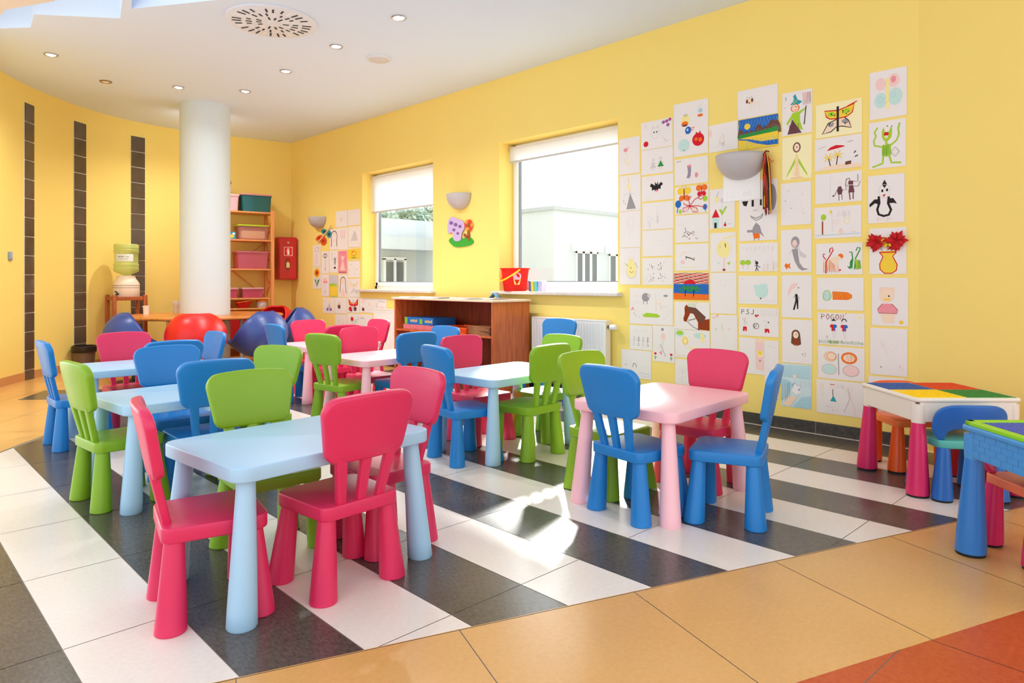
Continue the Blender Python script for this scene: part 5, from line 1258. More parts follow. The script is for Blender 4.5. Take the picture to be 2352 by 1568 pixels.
def f(s):
    s.line([(.34, .03), (.33, .97)], 'l', .002); s.poly([(.5, .48), (.56, .46), (.6, .6), (.58, .74), (.5, .74), (.48, .6)], 'd'); s.line([(.5, .54), (.42, .76)], 'd', .004); s.ell(.4, .77, .02, .03, 'd'); s.line([(.52, .74), (.52, .94)], 'd', .004); s.line([(.58, .74), (.59, .92)], 'd', .004); s.ring(.53, .38, .04, .06, 'x', .002); s.line([(.6, .6), (.68, .6), (.66, .4)], 'd', .003)
    s.poly([(.72, .32), (.82, .32), (.82, .44), (.72, .44)], 'd'); s.poly([(.74, .46), (.82, .46), (.85, .7), (.72, .7)], 'd'); s.line([(.74, .7), (.76, .94)], 'd', .006); s.line([(.82, .7), (.82, .92)], 'd', .006); s.line([(.82, .34), (.92, .36), (.92, .12)], 'd', .003); s.line([(.84, .5), (.92, .52), (.97, .36)], 'd', .003); s.line([(.74, .5), (.66, .44), (.68, .24)], 'd', .003); s.line([(.76, .32), (.74, .22), (.68, .26)], 'd', .004)
d('drawing of two brown box-bodied robots', 1873, 1980, 396, 465, f)
def f(s): s.ell(.2, .32, .06, .1, 'm'); s.line([(.18, .45), (.18, .88)], 'c', .009); s.ell(.36, .16, .03, .05, 'y'); s.ring(.48, .5, .05, .07, 'x', .004); s.ring(.7, .46, .06, .09, 'a', .004); s.scrib(.5, .15, .76, .34, 'l', 14, .003, 3); s.poly([(.52, .8), (.58, .68), (.63, .84), (.56, .9)], 'j'); s.ell(.56, .84, .03, .06, 'x'); s.ell(.84, .82, .05, .02, 'x'); s.line([(.02, .9), (.98, .88)], 's', .004); s.line([(.38, .1), (.4, .8)], 'l', .002)
d('drawing of a thin green tree beside a faint face with round eyes', 1871, 1979, 474, 546, f)
def f(s):
    s.ell(.3, .7, .15, .2, 'x'); s.scrib(.16, .52, .42, .92, 'o', 16, .004, 2); s.scrib(.2, .6, .5, .95, 'o', 12, .004, 5); s.ell(.54, .42, .06, .08, 'o'); s.poly([(.28, .5), (.5, .4), (.56, .48), (.42, .7)], 'x'); s.line([(.22, .96), (.22, .6), (.3, .42), (.38, .22), (.36, .14), (.31, .18), (.3, .3)], 'r', .007); s.line([(.22, .52), (.16, .42), (.16, .34), (.2, .34)], 'r', .006)
    s.line([(.78, .82), (.8, .5), (.78, .3), (.73, .3)], 'n', .007); s.line([(.84, .82), (.86, .5), (.94, .26), (.96, .18), (.9, .16), (.87, .26)], 'n', .007); s.poly([(.68, .74), (.74, .84), (.8, .7), (.78, .5), (.74, .62), (.74, .76)], 'n'); s.poly([(.84, .5), (.96, .6), (.98, .8), (.88, .86)], 'm'); s.scrib(.84, .55, .97, .84, 'n', 8, .004, 8); s.ell(.53, .86, .02, .03, 'r')
d('drawing of an orange squirrel next to curly green sprouts', 1875, 1981, 558, 630, f)
def f(s): s.poly([(.34, .42), (.66, .44), (.76, .52), (.76, .62), (.68, .68), (.34, .68)], 'o'); s.scrib(.35, .44, .74, .66, 'y', 16, .003, 1); s.ell(.23, .56, .09, .16, 'p'); s.ring(.22, .55, .09, .16, 'm', .004); s.scrib(.15, .4, .3, .7, 't', 6, .002, 4)
d('drawing of one orange carrot with a pale green top', 1877, 1984, 638, 712, f)
def f(s):
    s.text("POGON'", .09, .04, .036, 'c', .004); s.ell(.9, .12, .03, .05, 'a')
    for cu in (.35, .58): s.poly([(cu - .06, .36), (cu + .06, .36), (cu + .08, .44), (cu + .04, .46), (cu + .04, .56), (cu - .04, .56), (cu - .04, .46), (cu - .08, .44)], 'r'); s.poly([(cu, .36), (cu + .06, .36), (cu + .08, .44), (cu + .04, .46), (cu + .02, .56), (cu, .56)], 'b'); s.line([(cu - .02, .56), (cu, .78)], 'l', .002); s.line([(cu + .03, .56), (cu + .04, .78)], 'l', .002)
    s.poly([(.3, .25), (.36, .18), (.41, .24)], 'k'); s.ring(.58, .26, .05, .08, 'k', .005, 180, 360); s.scrib(.03, .86, .97, .95, 'n', 60, .003, 6); s.scrib(.25, .86, .45, .96, 'm', 16, .004, 7); s.line([(.2, .8), (.2, .7), (.24, .8)], 'g', .003)
d('drawing of two footballers in red and blue shirts on green grass', 1878, 1986, 719, 793, f)
def f(s): s.ell(.27, .32, .15, .17, 'x'); s.ring(.28, .3, .13, .14, 'g', .002); s.ring(.3, .3, .1, .11, 'o', .003); s.ell(.68, .32, .17, .18, 'o'); s.ell(.68, .32, .13, .12, 'x'); s.scrib(.54, .2, .8, .42, 'o', 12, .004, 2); s.ell(.25, .7, .17, .17, 'l'); s.ell(.25, .7, .14, .14, 'p'); s.ell(.72, .7, .16, .16, 'j'); s.ring(.72, .7, .17, .17, 'g', .002); s.line([(.45, .2), (.46, .85)], 'g', .005)
d('pale drawing of a butterfly with two orange and two grey wings', 1879, 1986, 797, 872, f)
def f(s): s.poly([(.37, .44), (.44, .62), (.3, .62)], 't'); s.line([(.36, .26), (.36, .45)], 'k', .004); s.ring(.36, .2, .04, .05, 'x', .003); s.line([(.3, .12), (.4, .12)], 'r', .004); s.line([(.08, .1), (.12, .5)], 'x', .005); s.line([(.14, .1), (.16, .5)], 'a', .004); s.line([(.68, .2), (.72, .5), (.6, .9)], 'l', .006); s.line([(.72, .3), (.84, .9)], 'x', .004); s.ring(.7, .22, .07, .08, 'x', .003); s.scrib(.45, .08, .6, .2, 'l', 10, .002); s.dots(.2, .75, .45, .92, 'l', 9, .004, 5)
d('drawing of three girls, the middle one in a teal dress', 1876, 1983, 875, 953, f)
# eighth column
def f(s):
    for u, c, v, r_ in ((.3, 'j', .28, .14), (.66, 'j', .24, .15), (.3, 'p', .62, .17), (.7, 'p', .58, .19)): s.ell(u, v, r_, r_ * .95, c)
    s.ell(.65, .22, .07, .07, 'i'); s.ring(.3, .6, .06, .06, 's', .004); s.ring(.66, .54, .05, .05, 's', .004); s.poly([(.44, .18), (.54, .17), (.53, .82), (.45, .82)], 'a')
d('topmost sheet by the wall corner with a pale pink and mint butterfly', 1998, 2083, 160, 270, f)
def f(s):
    s.poly([(.36, .22), (.4, .12), (.45, .24), (.55, .24), (.62, .1), (.64, .24), (.62, .36), (.52, .44), (.42, .42), (.36, .34)], 'm'); s.ell(.48, .28, .07, .04, 'r'); s.ell(.48, .34, .05, .03, 'x'); s.poly([(.36, .52), (.6, .5), (.62, .72), (.56, .76), (.4, .76), (.36, .7)], 'm'); s.scrib(.38, .5, .6, .74, 'n', 16, .002, 1); s.line([(.48, .42), (.48, .52)], 'm', .012)
    s.line([(.38, .55), (.16, .5), (.14, .4), (.2, .3), (.16, .22), (.24, .12)], 'm', .01); s.line([(.58, .54), (.76, .44), (.82, .32), (.8, .2), (.84, .08)], 'm', .01); s.line([(.4, .74), (.38, .9), (.1, .96)], 'm', .011); s.line([(.56, .74), (.62, .9), (.88, .92)], 'm', .011); s.ring(.72, .68, .11, .1, 'g', .003, n=4); s.dots(.3, .1, .7, .14, 'k', 2, .004)
d('drawing of a lime green frog-like monster with raised arms', 1996, 2081, 277, 385, f)
def f(s):
    s.poly([(.46, .1), (.53, .2), (.46, .28), (.39, .2)], 'k'); s.ring(.46, .34, .16, .14, 'l', .003); s.ell(.4, .33, .03, .03, 'k'); s.ell(.53, .32, .03, .03, 'k'); s.poly([(.4, .42), (.5, .4), (.45, .46)], 'r')
    s.line([(.3, .44), (.32, .58), (.26, .72), (.3, .82), (.44, .86), (.58, .84), (.64, .74), (.56, .6), (.58, .46)], 'k', .014); s.poly([(.32, .5), (.18, .5), (.04, .6), (.05, .66), (.2, .58), (.32, .62)], 'k'); s.poly([(.56, .5), (.7, .5), (.8, .62), (.72, .6), (.56, .6)], 'k'); s.scrib(.26, .9, .38, .96, 'x', 5, .004); s.scrib(.52, .9, .64, .96, 'x', 5, .004)
d('drawing of a black and white penguin with a tuft on its head', 1994, 2078, 401, 511, f)
def f(s):
    s.poly([(.36, .5), (.66, .5), (.74, .52), (.64, .62), (.76, .8), (.74, .94), (.62, .99), (.42, .99), (.3, .9), (.28, .78), (.38, .62), (.28, .54)], 'y'); s.line([(.28, .53), (.38, .62), (.29, .78), (.3, .9), (.42, .985), (.62, .985), (.74, .92), (.76, .8), (.64, .62), (.74, .53)], 'r', .006); s.line([(.28, .53), (.74, .53)], 'r', .007)
    s.line([(.36, .5), (.26, .36)], 'n', .003); s.line([(.5, .5), (.5, .34)], 'n', .003); s.line([(.6, .5), (.74, .34)], 'n', .003)
vase = d('sheet with a yellow vase outlined in red and raised paper flowers', 1997, 2082, 523, 629, f)
def petals(px, py, r_, c, nm, seed):
    y, z = on_wall(px, py, WX - 0.01); rr = random.Random(seed); b = new()
    for k in range(16):
        a = 2 * PI * k / 16 + rr.uniform(-.1, .1); L = r_ * rr.uniform(.75, 1.15); w_ = r_ * .26; x = rr.uniform(-.03, -.002)
        ca, sa = math.cos(a), math.sin(a)
        q = [(-0.004, 0, 0), (x * .6 - .006, L * .55 * ca - w_ * sa, L * .55 * sa + w_ * ca), (x, L * ca, L * sa), (x * .6 - .004, L * .55 * ca + w_ * sa, L * .55 * sa - w_ * ca)]
        b.faces.new([b.verts.new((u[0], u[1], u[2])) for u in q])
    o = obj(nm, b, mat('tissue_' + nm, c, 0.8), vase, sharp=10, solid=0.0008)
    o.location = Vector((WX - 0.006, y, z)) - vase.location
    return o
petals(2014, 556, 0.062, (206, 14, 24), 'red_paper_flower', 1); petals(2060, 553, 0.066, (206, 14, 24), 'red_paper_flower', 2); petals(2038, 556, 0.036, (246, 206, 40), 'yellow_paper_flower', 3)
def f(s):
    s.ell(.42, .36, .2, .16, 'x'); s.ell(.28, .24, .07, .05, 'x'); s.ell(.58, .24, .07, .05, 'x'); s.ring(.42, .36, .2, .16, 'j', .003); s.dots(.36, .35, .5, .39, 'k', 2, .006, 2); s.ell(.42, .45, .1, .02, 'y'); s.poly([(.3, .54), (.56, .54), (.72, .66), (.7, .74), (.2, .74), (.16, .66)], 'i'); s.line([(.3, .54), (.16, .66), (.2, .74), (.7, .74), (.72, .66), (.56, .54)], 'c', .003); s.poly([(.24, .75), (.66, .75), (.6, .94), (.32, .94)], 'x'); s.ell(.82, .92, .06, .04, 'y')
d('drawing of a peach-coloured teddy bear in a pink top', 2003, 2086, 638, 748, f)
def f(s): s.line([(.28, .28), (.36, .36), (.5, .6)], 'j', .002); s.scrib(.3, .28, .42, .4, 'j', 5, .002); s.dots(.75, .72, .9, .9, 'j', 4, .005, 2); s.dots(.25, .8, .35, .86, 'l', 3, .004); s.line([(.6, .5), (.8, .3)], 'l', .001)
d('nearly empty sheet with faint pink marks below the teddy bear', 1999, 2084, 754, 862, f)
def f(s): s.scrib(.25, .66, .75, .82, 'v', 16, .006, 2); s.scrib(.1, .2, .6, .3, 'j', 8, .002)
d('lowest sheet by the wall corner with purple scribble behind the toy table', 1995, 2079, 866, 962, f)

# group by the room corner
def f(s): s.line([(.35, .45), (.45, .62), (.6, .42)], 'w', .005); s.ell(.46, .62, .08, .07, 'x')
d('upper small sheet with a brown sprout mark beside the corner lamp', 772, 798, 484, 521, f)
def f(s): s.line([(.2, .2), (.5, .18)], 'l', .003); s.scrib(.5, .78, .9, .88, 'l', 6, .003); s.dots(.3, .6, .5, .75, 'j', 2, .006)
d('top sheet with faint writing next to the low-blind window', 799, 828, 481, 517, f)
def f(s): s.ring(.5, .38, .34, .28, 'd', .012, 150, 390); s.ring(.5, .4, .22, .2, 'j', .008); s.line([(.2, .5), (.2, .85)], 'w', .014); s.line([(.8, .5), (.82, .85)], 'w', .014)
d('drawing of a big brown horseshoe of hair next to the paper butterfly', 758, 778, 526, 573, f)
def f(s):
    for u in (.3, .5, .7): s.line([(u, .1), (u - .05, .35), (u + .05, .5)], 'i', .008)
    s.line([(.5, .5), (.5, .8)], 'j', .004)
d('drawing of three wavy red strands', 778, 799, 523, 573, f)
def f(s): s.poly([(.2, .7), (.5, .2), (.62, .3), (.8, .7)], 'l'); s.line([(.5, .25), (.52, .5)], 'w', .003); s.line([(.15, .8), (.9, .8)], 'a', .005)
d('drawing of a pale grey mountain beside the window reveal', 800, 829, 520, 567, f)
def f(s): s.poly([(0, .08), (1, .04), (1, .94), (0, .94)], 'y'); s.ring(.5, .45, .2, .18, 'c', .005); s.line([(.5, .62), (.5, .85)], 'n', .008); s.line([(.3, .78), (.7, .78)], 'n', .008); s.poly([(.3, .3), (.45, .2), (.45, .4)], 'o')
d('orange sheet with a small flower beside the window reveal', 799, 828, 569, 598, f)
def f(s): s.ring(.5, .2, .25, .1, 'g', .004); s.dots(.6, .05, .95, .35, 'k', 5, .006, 3); s.line([(.5, .4), (.4, .9)], 'j', .012); s.line([(.5, .4), (.6, .9)], 'j', .012)
d('small sheet with a pinkish figure above the sunflower', 719, 737, 563, 611, f)
def f(s):
    for k in range(9): s.ell(.5 + .28 * math.cos(k * .7), .28 + .16 * math.sin(k * .7), .14, .08, 'y')
    s.ell(.5, .28, .26, .15, 'o'); s.ell(.5, .28, .14, .08, 'c'); s.line([(.5, .42), (.5, .95)], 'n', .006); s.poly([(.5, .9), (.2, .55), (.4, .62)], 'n'); s.poly([(.5, .92), (.85, .55), (.6, .62)], 'n')
d('drawing of a sunflower with two pointed green leaves', 719, 738, 612, 663, f)
def f(s):
    s.ring(.5, .2, .22, .09, 'k', .01); s.ring(.5, .2, .1, .045, 'w', .006); s.line([(.52, .32), (.52, .9)], 'g', .005); s.line([(.5, .75), (.52, .9), (.58, .76)], 'k', .005)
d('drawing of a single black-ringed flower on a long stem', 739, 756, 577, 628, f)
def f(s): s.poly([(.55, .35), (.8, .35), (.78, .55), (.7, .7), (.58, .6)], 'g'); s.line([(.6, .32), (.68, .4), (.8, .3)], 'k', .006); s.ell(.66, .78, .12, .05, 'k'); s.line([(.3, .1), (.32, .45)], 'v', .005)
d('drawing of a small grey and black owl', 757, 776, 575, 626, f)
def f(s): s.poly([(.02, .02), (.98, .02), (.98, .98), (.02, .98)], 'i'); s.poly([(.3, .25), (.7, .25), (.55, .45), (.8, .85), (.2, .85), (.45, .45)], 'j'); s.scrib(.2, .05, .8, .15, 'r', 10, .004); s.line([(.1, .92), (.9, .94)], 'd', .008)
d('pink sheet with a pale hourglass-shaped dress', 777, 798, 575, 629, f)
def f(s): s.dots(.05, .1, .95, .95, 'w', 6, .006, 9); s.ell(.8, .5, .05, .08, 'j')
d('sheet with a few brown dots beside the window reveal', 800, 827, 600, 637, f)
def f(s): s.ell(.5, .25, .26, .09, 'j'); s.ell(.36, .35, .14, .06, 'i'); s.ell(.66, .35, .14, .06, 'i'); s.line([(.5, .15), (.5, .3)], 'i', .006); s.line([(.5, .4), (.5, .92)], 'g', .004); s.line([(.4, .85), (.5, .7), (.6, .84)], 'g', .005)
d('drawing of a drooping pink flower beside the yellow-green block', 739, 756, 630, 680, f)
def f(s): s.poly([(.0, .42), (.2, .38), (.5, .4), (.9, .42), (.96, .98), (.04, .98)], 'm'); s.poly([(.06, .5), (.92, .5), (.92, .95), (.08, .95)], 'y'); s.line([(.55, .4), (.62, .28)], 'g', .005); s.scrib(.1, .4, .9, .55, 'm', 10, .005)
d('drawing of a yellow-green block of grass', 757, 776, 631, 682, f, mat('grey_blue_paper', (206, 204, 212), 0.8))
def f(s): s.ring(.5, .3, .28, .2, 'w', .012, 180, 360); s.ell(.46, .28, .2, .13, 'x'); s.line([(.24, .3), (.16, .8)], 'w', .012); s.line([(.75, .3), (.85, .85)], 'w', .012); s.poly([(.5, .55), (.75, .95), (.25, .95)], 'j')
d('drawing of a figure with an orange face and long brown hair', 778, 799, 631, 682, f)
def f(s): s.poly([(.5, .4), (.1, .1), (.2, .45)], 'x'); s.poly([(.5, .4), (.9, .1), (.82, .45)], 'x'); s.poly([(.5, .5), (.15, .85), (.4, .75)], 'l'); s.poly([(.5, .5), (.85, .85), (.6, .75)], 'l'); s.line([(.5, .25), (.5, .75)], 'g', .006); s.line([(.1, .1), (.5, .4), (.9, .1)], 'm', .004)
d('pale drawing of a beige butterfly just above the red one', 800, 827, 640, 682, f)
def f(s): s.ell(.55, .2, .1, .12, 'a'); s.poly([(.55, .35), (.75, .7), (.35, .7)], 'l'); s.ell(.4, .75, .1, .1, 'v'); s.ell(.68, .75, .1, .1, 'v'); s.line([(.55, .3), (.55, .95)], 'g', .004); s.dots(.1, .1, .35, .4, 'g', 4, .005, 3)
d('drawing of a small lilac-skirted figure in the bottom rows', 742, 769, 684, 719, f)
def f(s): s.ell(.35, .55, .12, .16, 'w'); s.line([(.35, .45), (.3, .2)], 'g', .004); s.line([(.38, .45), (.5, .25)], 'g', .004); s.ell(.35, .4, .06, .08, 'y'); s.dots(.6, .1, .9, .4, 'x', 4, .005, 3)
d('drawing of a small brown vase next to the red butterfly', 770, 797, 684, 720, f)
def f(s):
    s.poly([(.48, .45), (.1, .08), (.16, .5), (.46, .6)], 'r'); s.poly([(.52, .45), (.9, .05), (.88, .5), (.54, .6)], 'r'); s.poly([(.46, .4), (.18, .2), (.24, .46)], 'o'); s.poly([(.54, .4), (.82, .18), (.78, .46)], 'o'); s.ell(.26, .75, .13, .16, 'r'); s.ell(.66, .74, .12, .15, 'd'); s.line([(.5, .15), (.5, .85)], 'w', .008); s.ell(.36, .85, .06, .08, 'd')
d('drawing of a bright red butterfly below the window corner', 798, 826, 683, 718, f)
def f(s): s.ell(.14, .2, .05, .14, 'j'); s.ell(.13, .78, .05, .12, 'd'); s.line([(.1, .6), (.16, .75)], 'w', .006); s.line([(.58, .25), (.6, .85)], 'x', .006); s.line([(.66, .25), (.66, .85)], 'w', .004); s.ell(.84, .7, .09, .16, 'j'); s.line([(.72, .18), (.95, .22)], 'g', .006); s.ell(.36, .4, .03, .1, 'x'); s.dots(.2, .1, .5, .9, 'l', 10, .005, 3)
d('wide sheet of little scattered sketches below the window sill', 827, 888, 685, 719, f)
def f(s): s.dots(.2, .3, .8, .8, 'g', 5, .007, 3); s.line([(.7, .2), (.75, .7)], 'x', .004)
d('small sheet with grey dots low down behind the pink chairs', 770, 797, 722, 757, f)
def f(s): s.ell(.2, .35, .06, .14, 'r'); s.ell(.33, .5, .07, .16, 'p'); s.line([(.2, .48), (.22, .8)], 'n', .006); s.line([(.5, .3), (.62, .2), (.7, .35)], 'g', .006); s.dots(.3, .2, .8, .8, 't', 7, .006, 3)
d('wide sheet with a red flower low down above the radiator edge', 798, 856, 721, 757, f)
# ------------------------------------------------------------------ children's chairs and tables
def cone_leg(top, bot, r0, r1, z1, m=20):
    b = new(); rings = []
    prof = [(0.0, r1 * 0.94), (0.006, r1), (0.03, r1 * 0.985), (0.5, None), (1.0, r0)]
    for t, r_ in ((0.0, r1 * 0.93), (0.012, r1), (0.12, r1 * 0.97), (0.35, None), (0.65, None), (1.0, r0)):
        rr = r_ if r_ is not None else r1 * 0.97 + (r0 - r1 * 0.97) * (t - 0.12) / 0.88
        cx_, cy_ = bot[0] + (top[0] - bot[0]) * t, bot[1] + (top[1] - bot[1]) * t
        rings.append([(cx_ + rr * math.cos(2 * PI * k / m), cy_ + rr * math.sin(2 * PI * k / m), z1 * t) for k in range(m)])
    loft(b, rings, True, True)
    return b

def back_panel():
    # rounded, slightly hollow panel with an arched top; x across, w up, y depth
    w0, w1, h, tk = 0.148, 0.186, 0.222, 0.032
    base = rounded([(-w0, 0), (w0, 0), (w1, h * 0.86), (w1 * 0.985, h * 0.935), (0, h), (-w1 * 0.985, h * 0.935), (-w1, h * 0.86)], [0.036, 0.036, 0.03, 0.03, 0.3, 0.03, 0.03], 7) if False else \
        rounded([(-w0, 0), (w0, 0), (w1, h * 0.95), (-w1, h * 0.95)], [0.04, 0.04, 0.046, 0.046], 8)
    out = []
    for i, p in enumerate(base):
        q = base[(i + 1) % len(base)]; L = math.dist(p, q); n = max(1, int(L / 0.03))
        for k in range(n): out.append((p[0] + (q[0] - p[0]) * k / n, p[1] + (q[1] - p[1]) * k / n))
    out = [(x, z + 0.018 * (1 - (x / w1) ** 2) * max(0, z / h) ** 2) for x, z in out]
    ctr = Vector((0, h * 0.5))
    def P(x, z, y): return (x, y + 0.55 * x * x * 1.0, z)      # hollow: sides come forward
    b = new(); rings = []
    f_ = 0.0085
    sc = lambda o_, s: [(ctr.x + (x - ctr.x) * s, ctr.y + (z - ctr.y) * s) for x, z in o_]
    seqs = []
    for s in (0.3, 0.65): seqs.append((sc(inset(out, f_), s), -tk / 2))
    for k in range(4):
        a = PI / 2 * k / 3; seqs.append((inset(out, f_ * (1 - math.sin(a))), -tk / 2 + f_ * (1 - math.cos(a))))
    for k in range(4):
        a = PI / 2 * k / 3; seqs.append((inset(out, f_ * (1 - math.cos(a))), tk / 2 - f_ * (1 - math.sin(a))))
    for s in (0.65, 0.3): seqs.append((sc(inset(out, f_), s), tk / 2))
    loft(b, [[P(x, z, y) for x, z in o_] for o_, y in seqs], 'fan', 'fan')
    return b

def make_chair(colname, m):
    t = thing('childs_chair', '', 'chair', (0, 0, 0), 0, 'plastic children\'s chairs')
    b = new(); slab(b, rounded([(-0.152, -0.150), (0.152, -0.150), (0.162, 0.156), (-0.162, 0.156)], [0.035, 0.035, 0.042, 0.042], 6), 0.262, 0.308, 0.0055); obj('seat', b, m, t)
    lean = R(11.5)
    M = Matrix.Translation((0, -0.163, 0.450)) @ Matrix.Rotation(lean, 4, 'X')
    b = back_panel(); xf(b, M); obj('backrest', b, m, t, sharp=50)
    for s in (-1, 0, 1):
        b = new(); rings = []
        for k in range(5):
            u = k / 4; z = 0.302 + (0.466 - 0.302) * u; y = -0.128 - (z - 0.302) * 0.225
            cx_ = s * (0.076 + 0.022 * u); hw = 0.0165 + 0.004 * u; hd = 0.0125
            o_ = rounded([(cx_ - hw, y - hd), (cx_ + hw, y - hd), (cx_ + hw, y + hd), (cx_ - hw, y + hd)], 0.006, 3)
            rings.append([(x, yy, z) for x, yy in o_])
        loft(b, rings); obj('spindle', b, m, t)
    for (tx, ty, bx2, by2) in ((-0.118, -0.112, -0.138, -0.124), (0.118, -0.112, 0.138, -0.124), (-0.124, 0.112, -0.152, 0.128), (0.124, 0.112, 0.152, 0.128)):
        obj('leg', cone_leg((tx, ty), (bx2, by2), 0.029, 0.0455, 0.266), m, t)
    return t

def make_table(m):
    t = thing('childs_table', '', 'table', (0, 0, 0), 0, 'plastic children\'s tables')
    b = new(); slab(b, rounded([(-0.385, -0.275), (0.385, -0.275), (0.385, 0.275), (-0.385, 0.275)], 0.055, 9), 0.436, 0.482, 0.0055); obj('tabletop', b, m, t)
    for sx_ in (-1, 1):
        for sy_ in (-1, 1):
            obj('leg', cone_leg((sx_ * 0.325, sy_ * 0.215), (sx_ * 0.352, sy_ * 0.240), 0.028, 0.046, 0.44), m, t)
    return t

# tables: centre, turn, colour, label
TABS = [('PB', 1.182, 2.313, 4.5, 'pale blue table closest to the camera, with two pink chairs along it'),
        ('PB', 1.245, 3.66, 4, 'pale blue table second in the row beside the curved wall'),
        ('PB', 1.42, 5.09, 0, 'pale blue table third in the row beside the curved wall, farthest from the camera'),
        ('PB', 2.965, 3.11, 1.7, 'sunlit pale blue table in the middle of the room before the low cabinet'),
        ('PP', 2.845, 1.878, 3, 'pale pink table by the wall of drawings'),
        ('PP', 2.94, 4.42, 3, 'pale pink table in the middle of the room, with a green chair at its end'),
        ('PP', 3.14, 5.61, 0, 'pale pink table farthest away, near the round wooden table')]
protos = {}
for c, x, y, a, lab in TABS:
    if c not in protos:
        protos[c] = make_table(PALEBLUE if c == 'PB' else PALEPINK); o = protos[c]
        o.location = (x, y, 0); o.rotation_euler = (0, 0, R(a)); o['label'] = lab
    else: dup(protos[c], (x, y, 0), R(a), lab)

CH_ = [ # colour, x, y, heading (deg, direction the sitter faces), label
 ('P', 0.836, 2.272, -12, 'pink chair in profile at the end of the closest pale blue table'),
 ('P', 1.235, 2.148, 93, 'pink chair turned with its back to the camera at the closest pale blue table'),
 ('G', 1.186, 2.600, -92, 'green chair facing the camera behind the closest pale blue table'),
 ('P', 1.548, 2.358, 181, 'pink chair facing inward at the window end of the closest pale blue table'),
 ('G', 0.931, 3.659, 5, 'green chair seen in profile at the second pale blue table'),
 ('B', 1.259, 3.477, 87, 'blue chair with its back to the camera between the closest two pale blue tables'),
 ('B', 1.304, 3.982, -90, 'blue chair facing the camera across the second pale blue table'),
 ('G', 1.588, 3.670, 200, 'green chair turned toward the camera at the second pale blue table'),
 ('B', 1.054, 5.064, 0, 'blue chair seen edge-on by the curved wall at the far pale blue table'),
 ('P', 1.425, 5.305, -90, 'pink chair facing the camera across the far pale blue table'),
 ('B', 1.456, 4.710, 90, 'blue chair on the camera side of the far pale blue table, mostly hidden'),
 ('B', 1.744, 5.111, 180, 'blue chair at the far pale blue table in front of the red scoop chair'),
 ('G', 2.569, 4.420, 12, 'green chair with its back to the camera at the end of the middle pink table'),
 ('P', 2.956, 4.640, -90, 'pink chair facing the camera across the middle pink table'),
 ('B', 2.956, 4.225, 90, 'blue chair with its back to the camera at the middle pink table'),
 ('B', 3.330, 4.410, 180, 'blue chair partly hidden in front of the cabinet at the middle pink table'),
 ('B', 2.809, 5.638, 0, 'blue chair seen edge-on before the blue scoop chair at the farthest pink table'),
 ('P', 3.127, 5.820, -90, 'pink chair facing the camera across the farthest pink table'),
 ('P', 3.004, 5.319, 90, 'pink chair with its back to the camera at the farthest pink table, half hidden'),
 ('P', 3.490, 5.638, 180, 'pink chair at the radiator end of the farthest pink table'),
 ('B', 2.596, 3.085, -10, 'blue chair turned away at the end of the sunlit pale blue table'),
 ('P', 2.985, 3.390, -90, 'pink chair facing the camera across the sunlit pale blue table'),
 ('G', 2.945, 2.905, 93, 'green chair with its back to the camera at the sunlit pale blue table'),
 ('G', 3.349, 3.149, 180, 'green chair at the window end of the sunlit pale blue table'),
 ('B', 2.565, 1.831, -8, 'blue chair with its back to the camera at the pink table by the drawings'),
 ('B', 2.815, 1.513, 110, 'blue chair seen from the side at the pink table by the drawings'),
 ('P', 3.169, 1.875, 180, 'pink chair on the wall side of the pink table by the drawings'),
 ('G', 2.755, 2.141, -91, 'olive green chair at the pink table by the drawings'),
 ('B', 4.18, 3.93, 180, 'lone blue chair in front of the radiator beside the cabinet')]
cm = {'P': PINK, 'G': GREEN, 'B': BLUE}
for c, x, y, a, lab in CH_:
    rz = R(a) - PI / 2
    sc = 1.07 if lab.startswith('lone') else 1.0
    if ('c', c) not in protos:
        protos[('c', c)] = make_chair(c, cm[c]); o = protos[('c', c)]; o.location = (x, y, 0); o.rotation_euler = (0, 0, rz); o['label'] = lab
    else: dup(protos[('c', c)], (x, y, 0), rz, lab, sc)

# ------------------------------------------------------------------ building-brick play tables with their chairs
def studs(bm, x0, y0, x1, y1, z, pitch, r_, h, mi):
    nx, ny = int((x1 - x0) / pitch), int((y1 - y0) / pitch)
    for i in range(nx):
        for j in range(ny):
            cx_, cy_ = x0 + pitch * (i + 0.5), y0 + pitch * (j + 0.5)
            lo_ = [bm.verts.new((cx_ + r_ * math.cos(PI * k / 3), cy_ + r_ * math.sin(PI * k / 3), z)) for k in range(6)]
            hi = [bm.verts.new((v.co.x, v.co.y, z + h)) for v in lo_]
            for k in range(6):
                f = bm.faces.new((lo_[k], lo_[(k + 1) % 6], hi[(k + 1) % 6], hi[k])); f.material_index = mi
            f = bm.faces.new(hi); f.material_index = mi
A45 = R(38.5)
PT = thing('play_table', 'white toy-brick table with pink legs and a four-coloured studded top', 'play table', (4.055, 1.022, 0), R(-44))
Mw = mat('ivory_plastic', (240, 232, 220), 0.35)
hw, hd, zt = 0.262, 0.262, 0.475
b = new(); slab(b, rounded([(-hw, -hd), (hw, -hd), (hw, hd), (-hw, hd)], 0.03, 6), 0.455, zt, 0.008); obj('rim', b, Mw, PT)
for q in ((-hw + 0.03, -hd + 0.008, hw - 0.03, -hd + 0.02), (-hw + 0.03, hd - 0.02, hw - 0.03, hd - 0.008), (-hw + 0.008, -hd + 0.03, -hw + 0.02, hd - 0.03), (hw - 0.02, -hd + 0.03, hw - 0.008, hd - 0.03)):
    b = new(); box(b, q[0], q[1], 0.36, q[2], q[3], 0.458); obj('apron', b, Mw, PT, bevel=0.003)
qc = [('blue', (28, 92, 170)), ('red', (226, 62, 24)), ('yellow', (250, 214, 0)), ('green', (22, 140, 62))]
qpos = {'blue': (-1, 1), 'red': (1, 1), 'yellow': (-1, -1), 'green': (1, -1)}
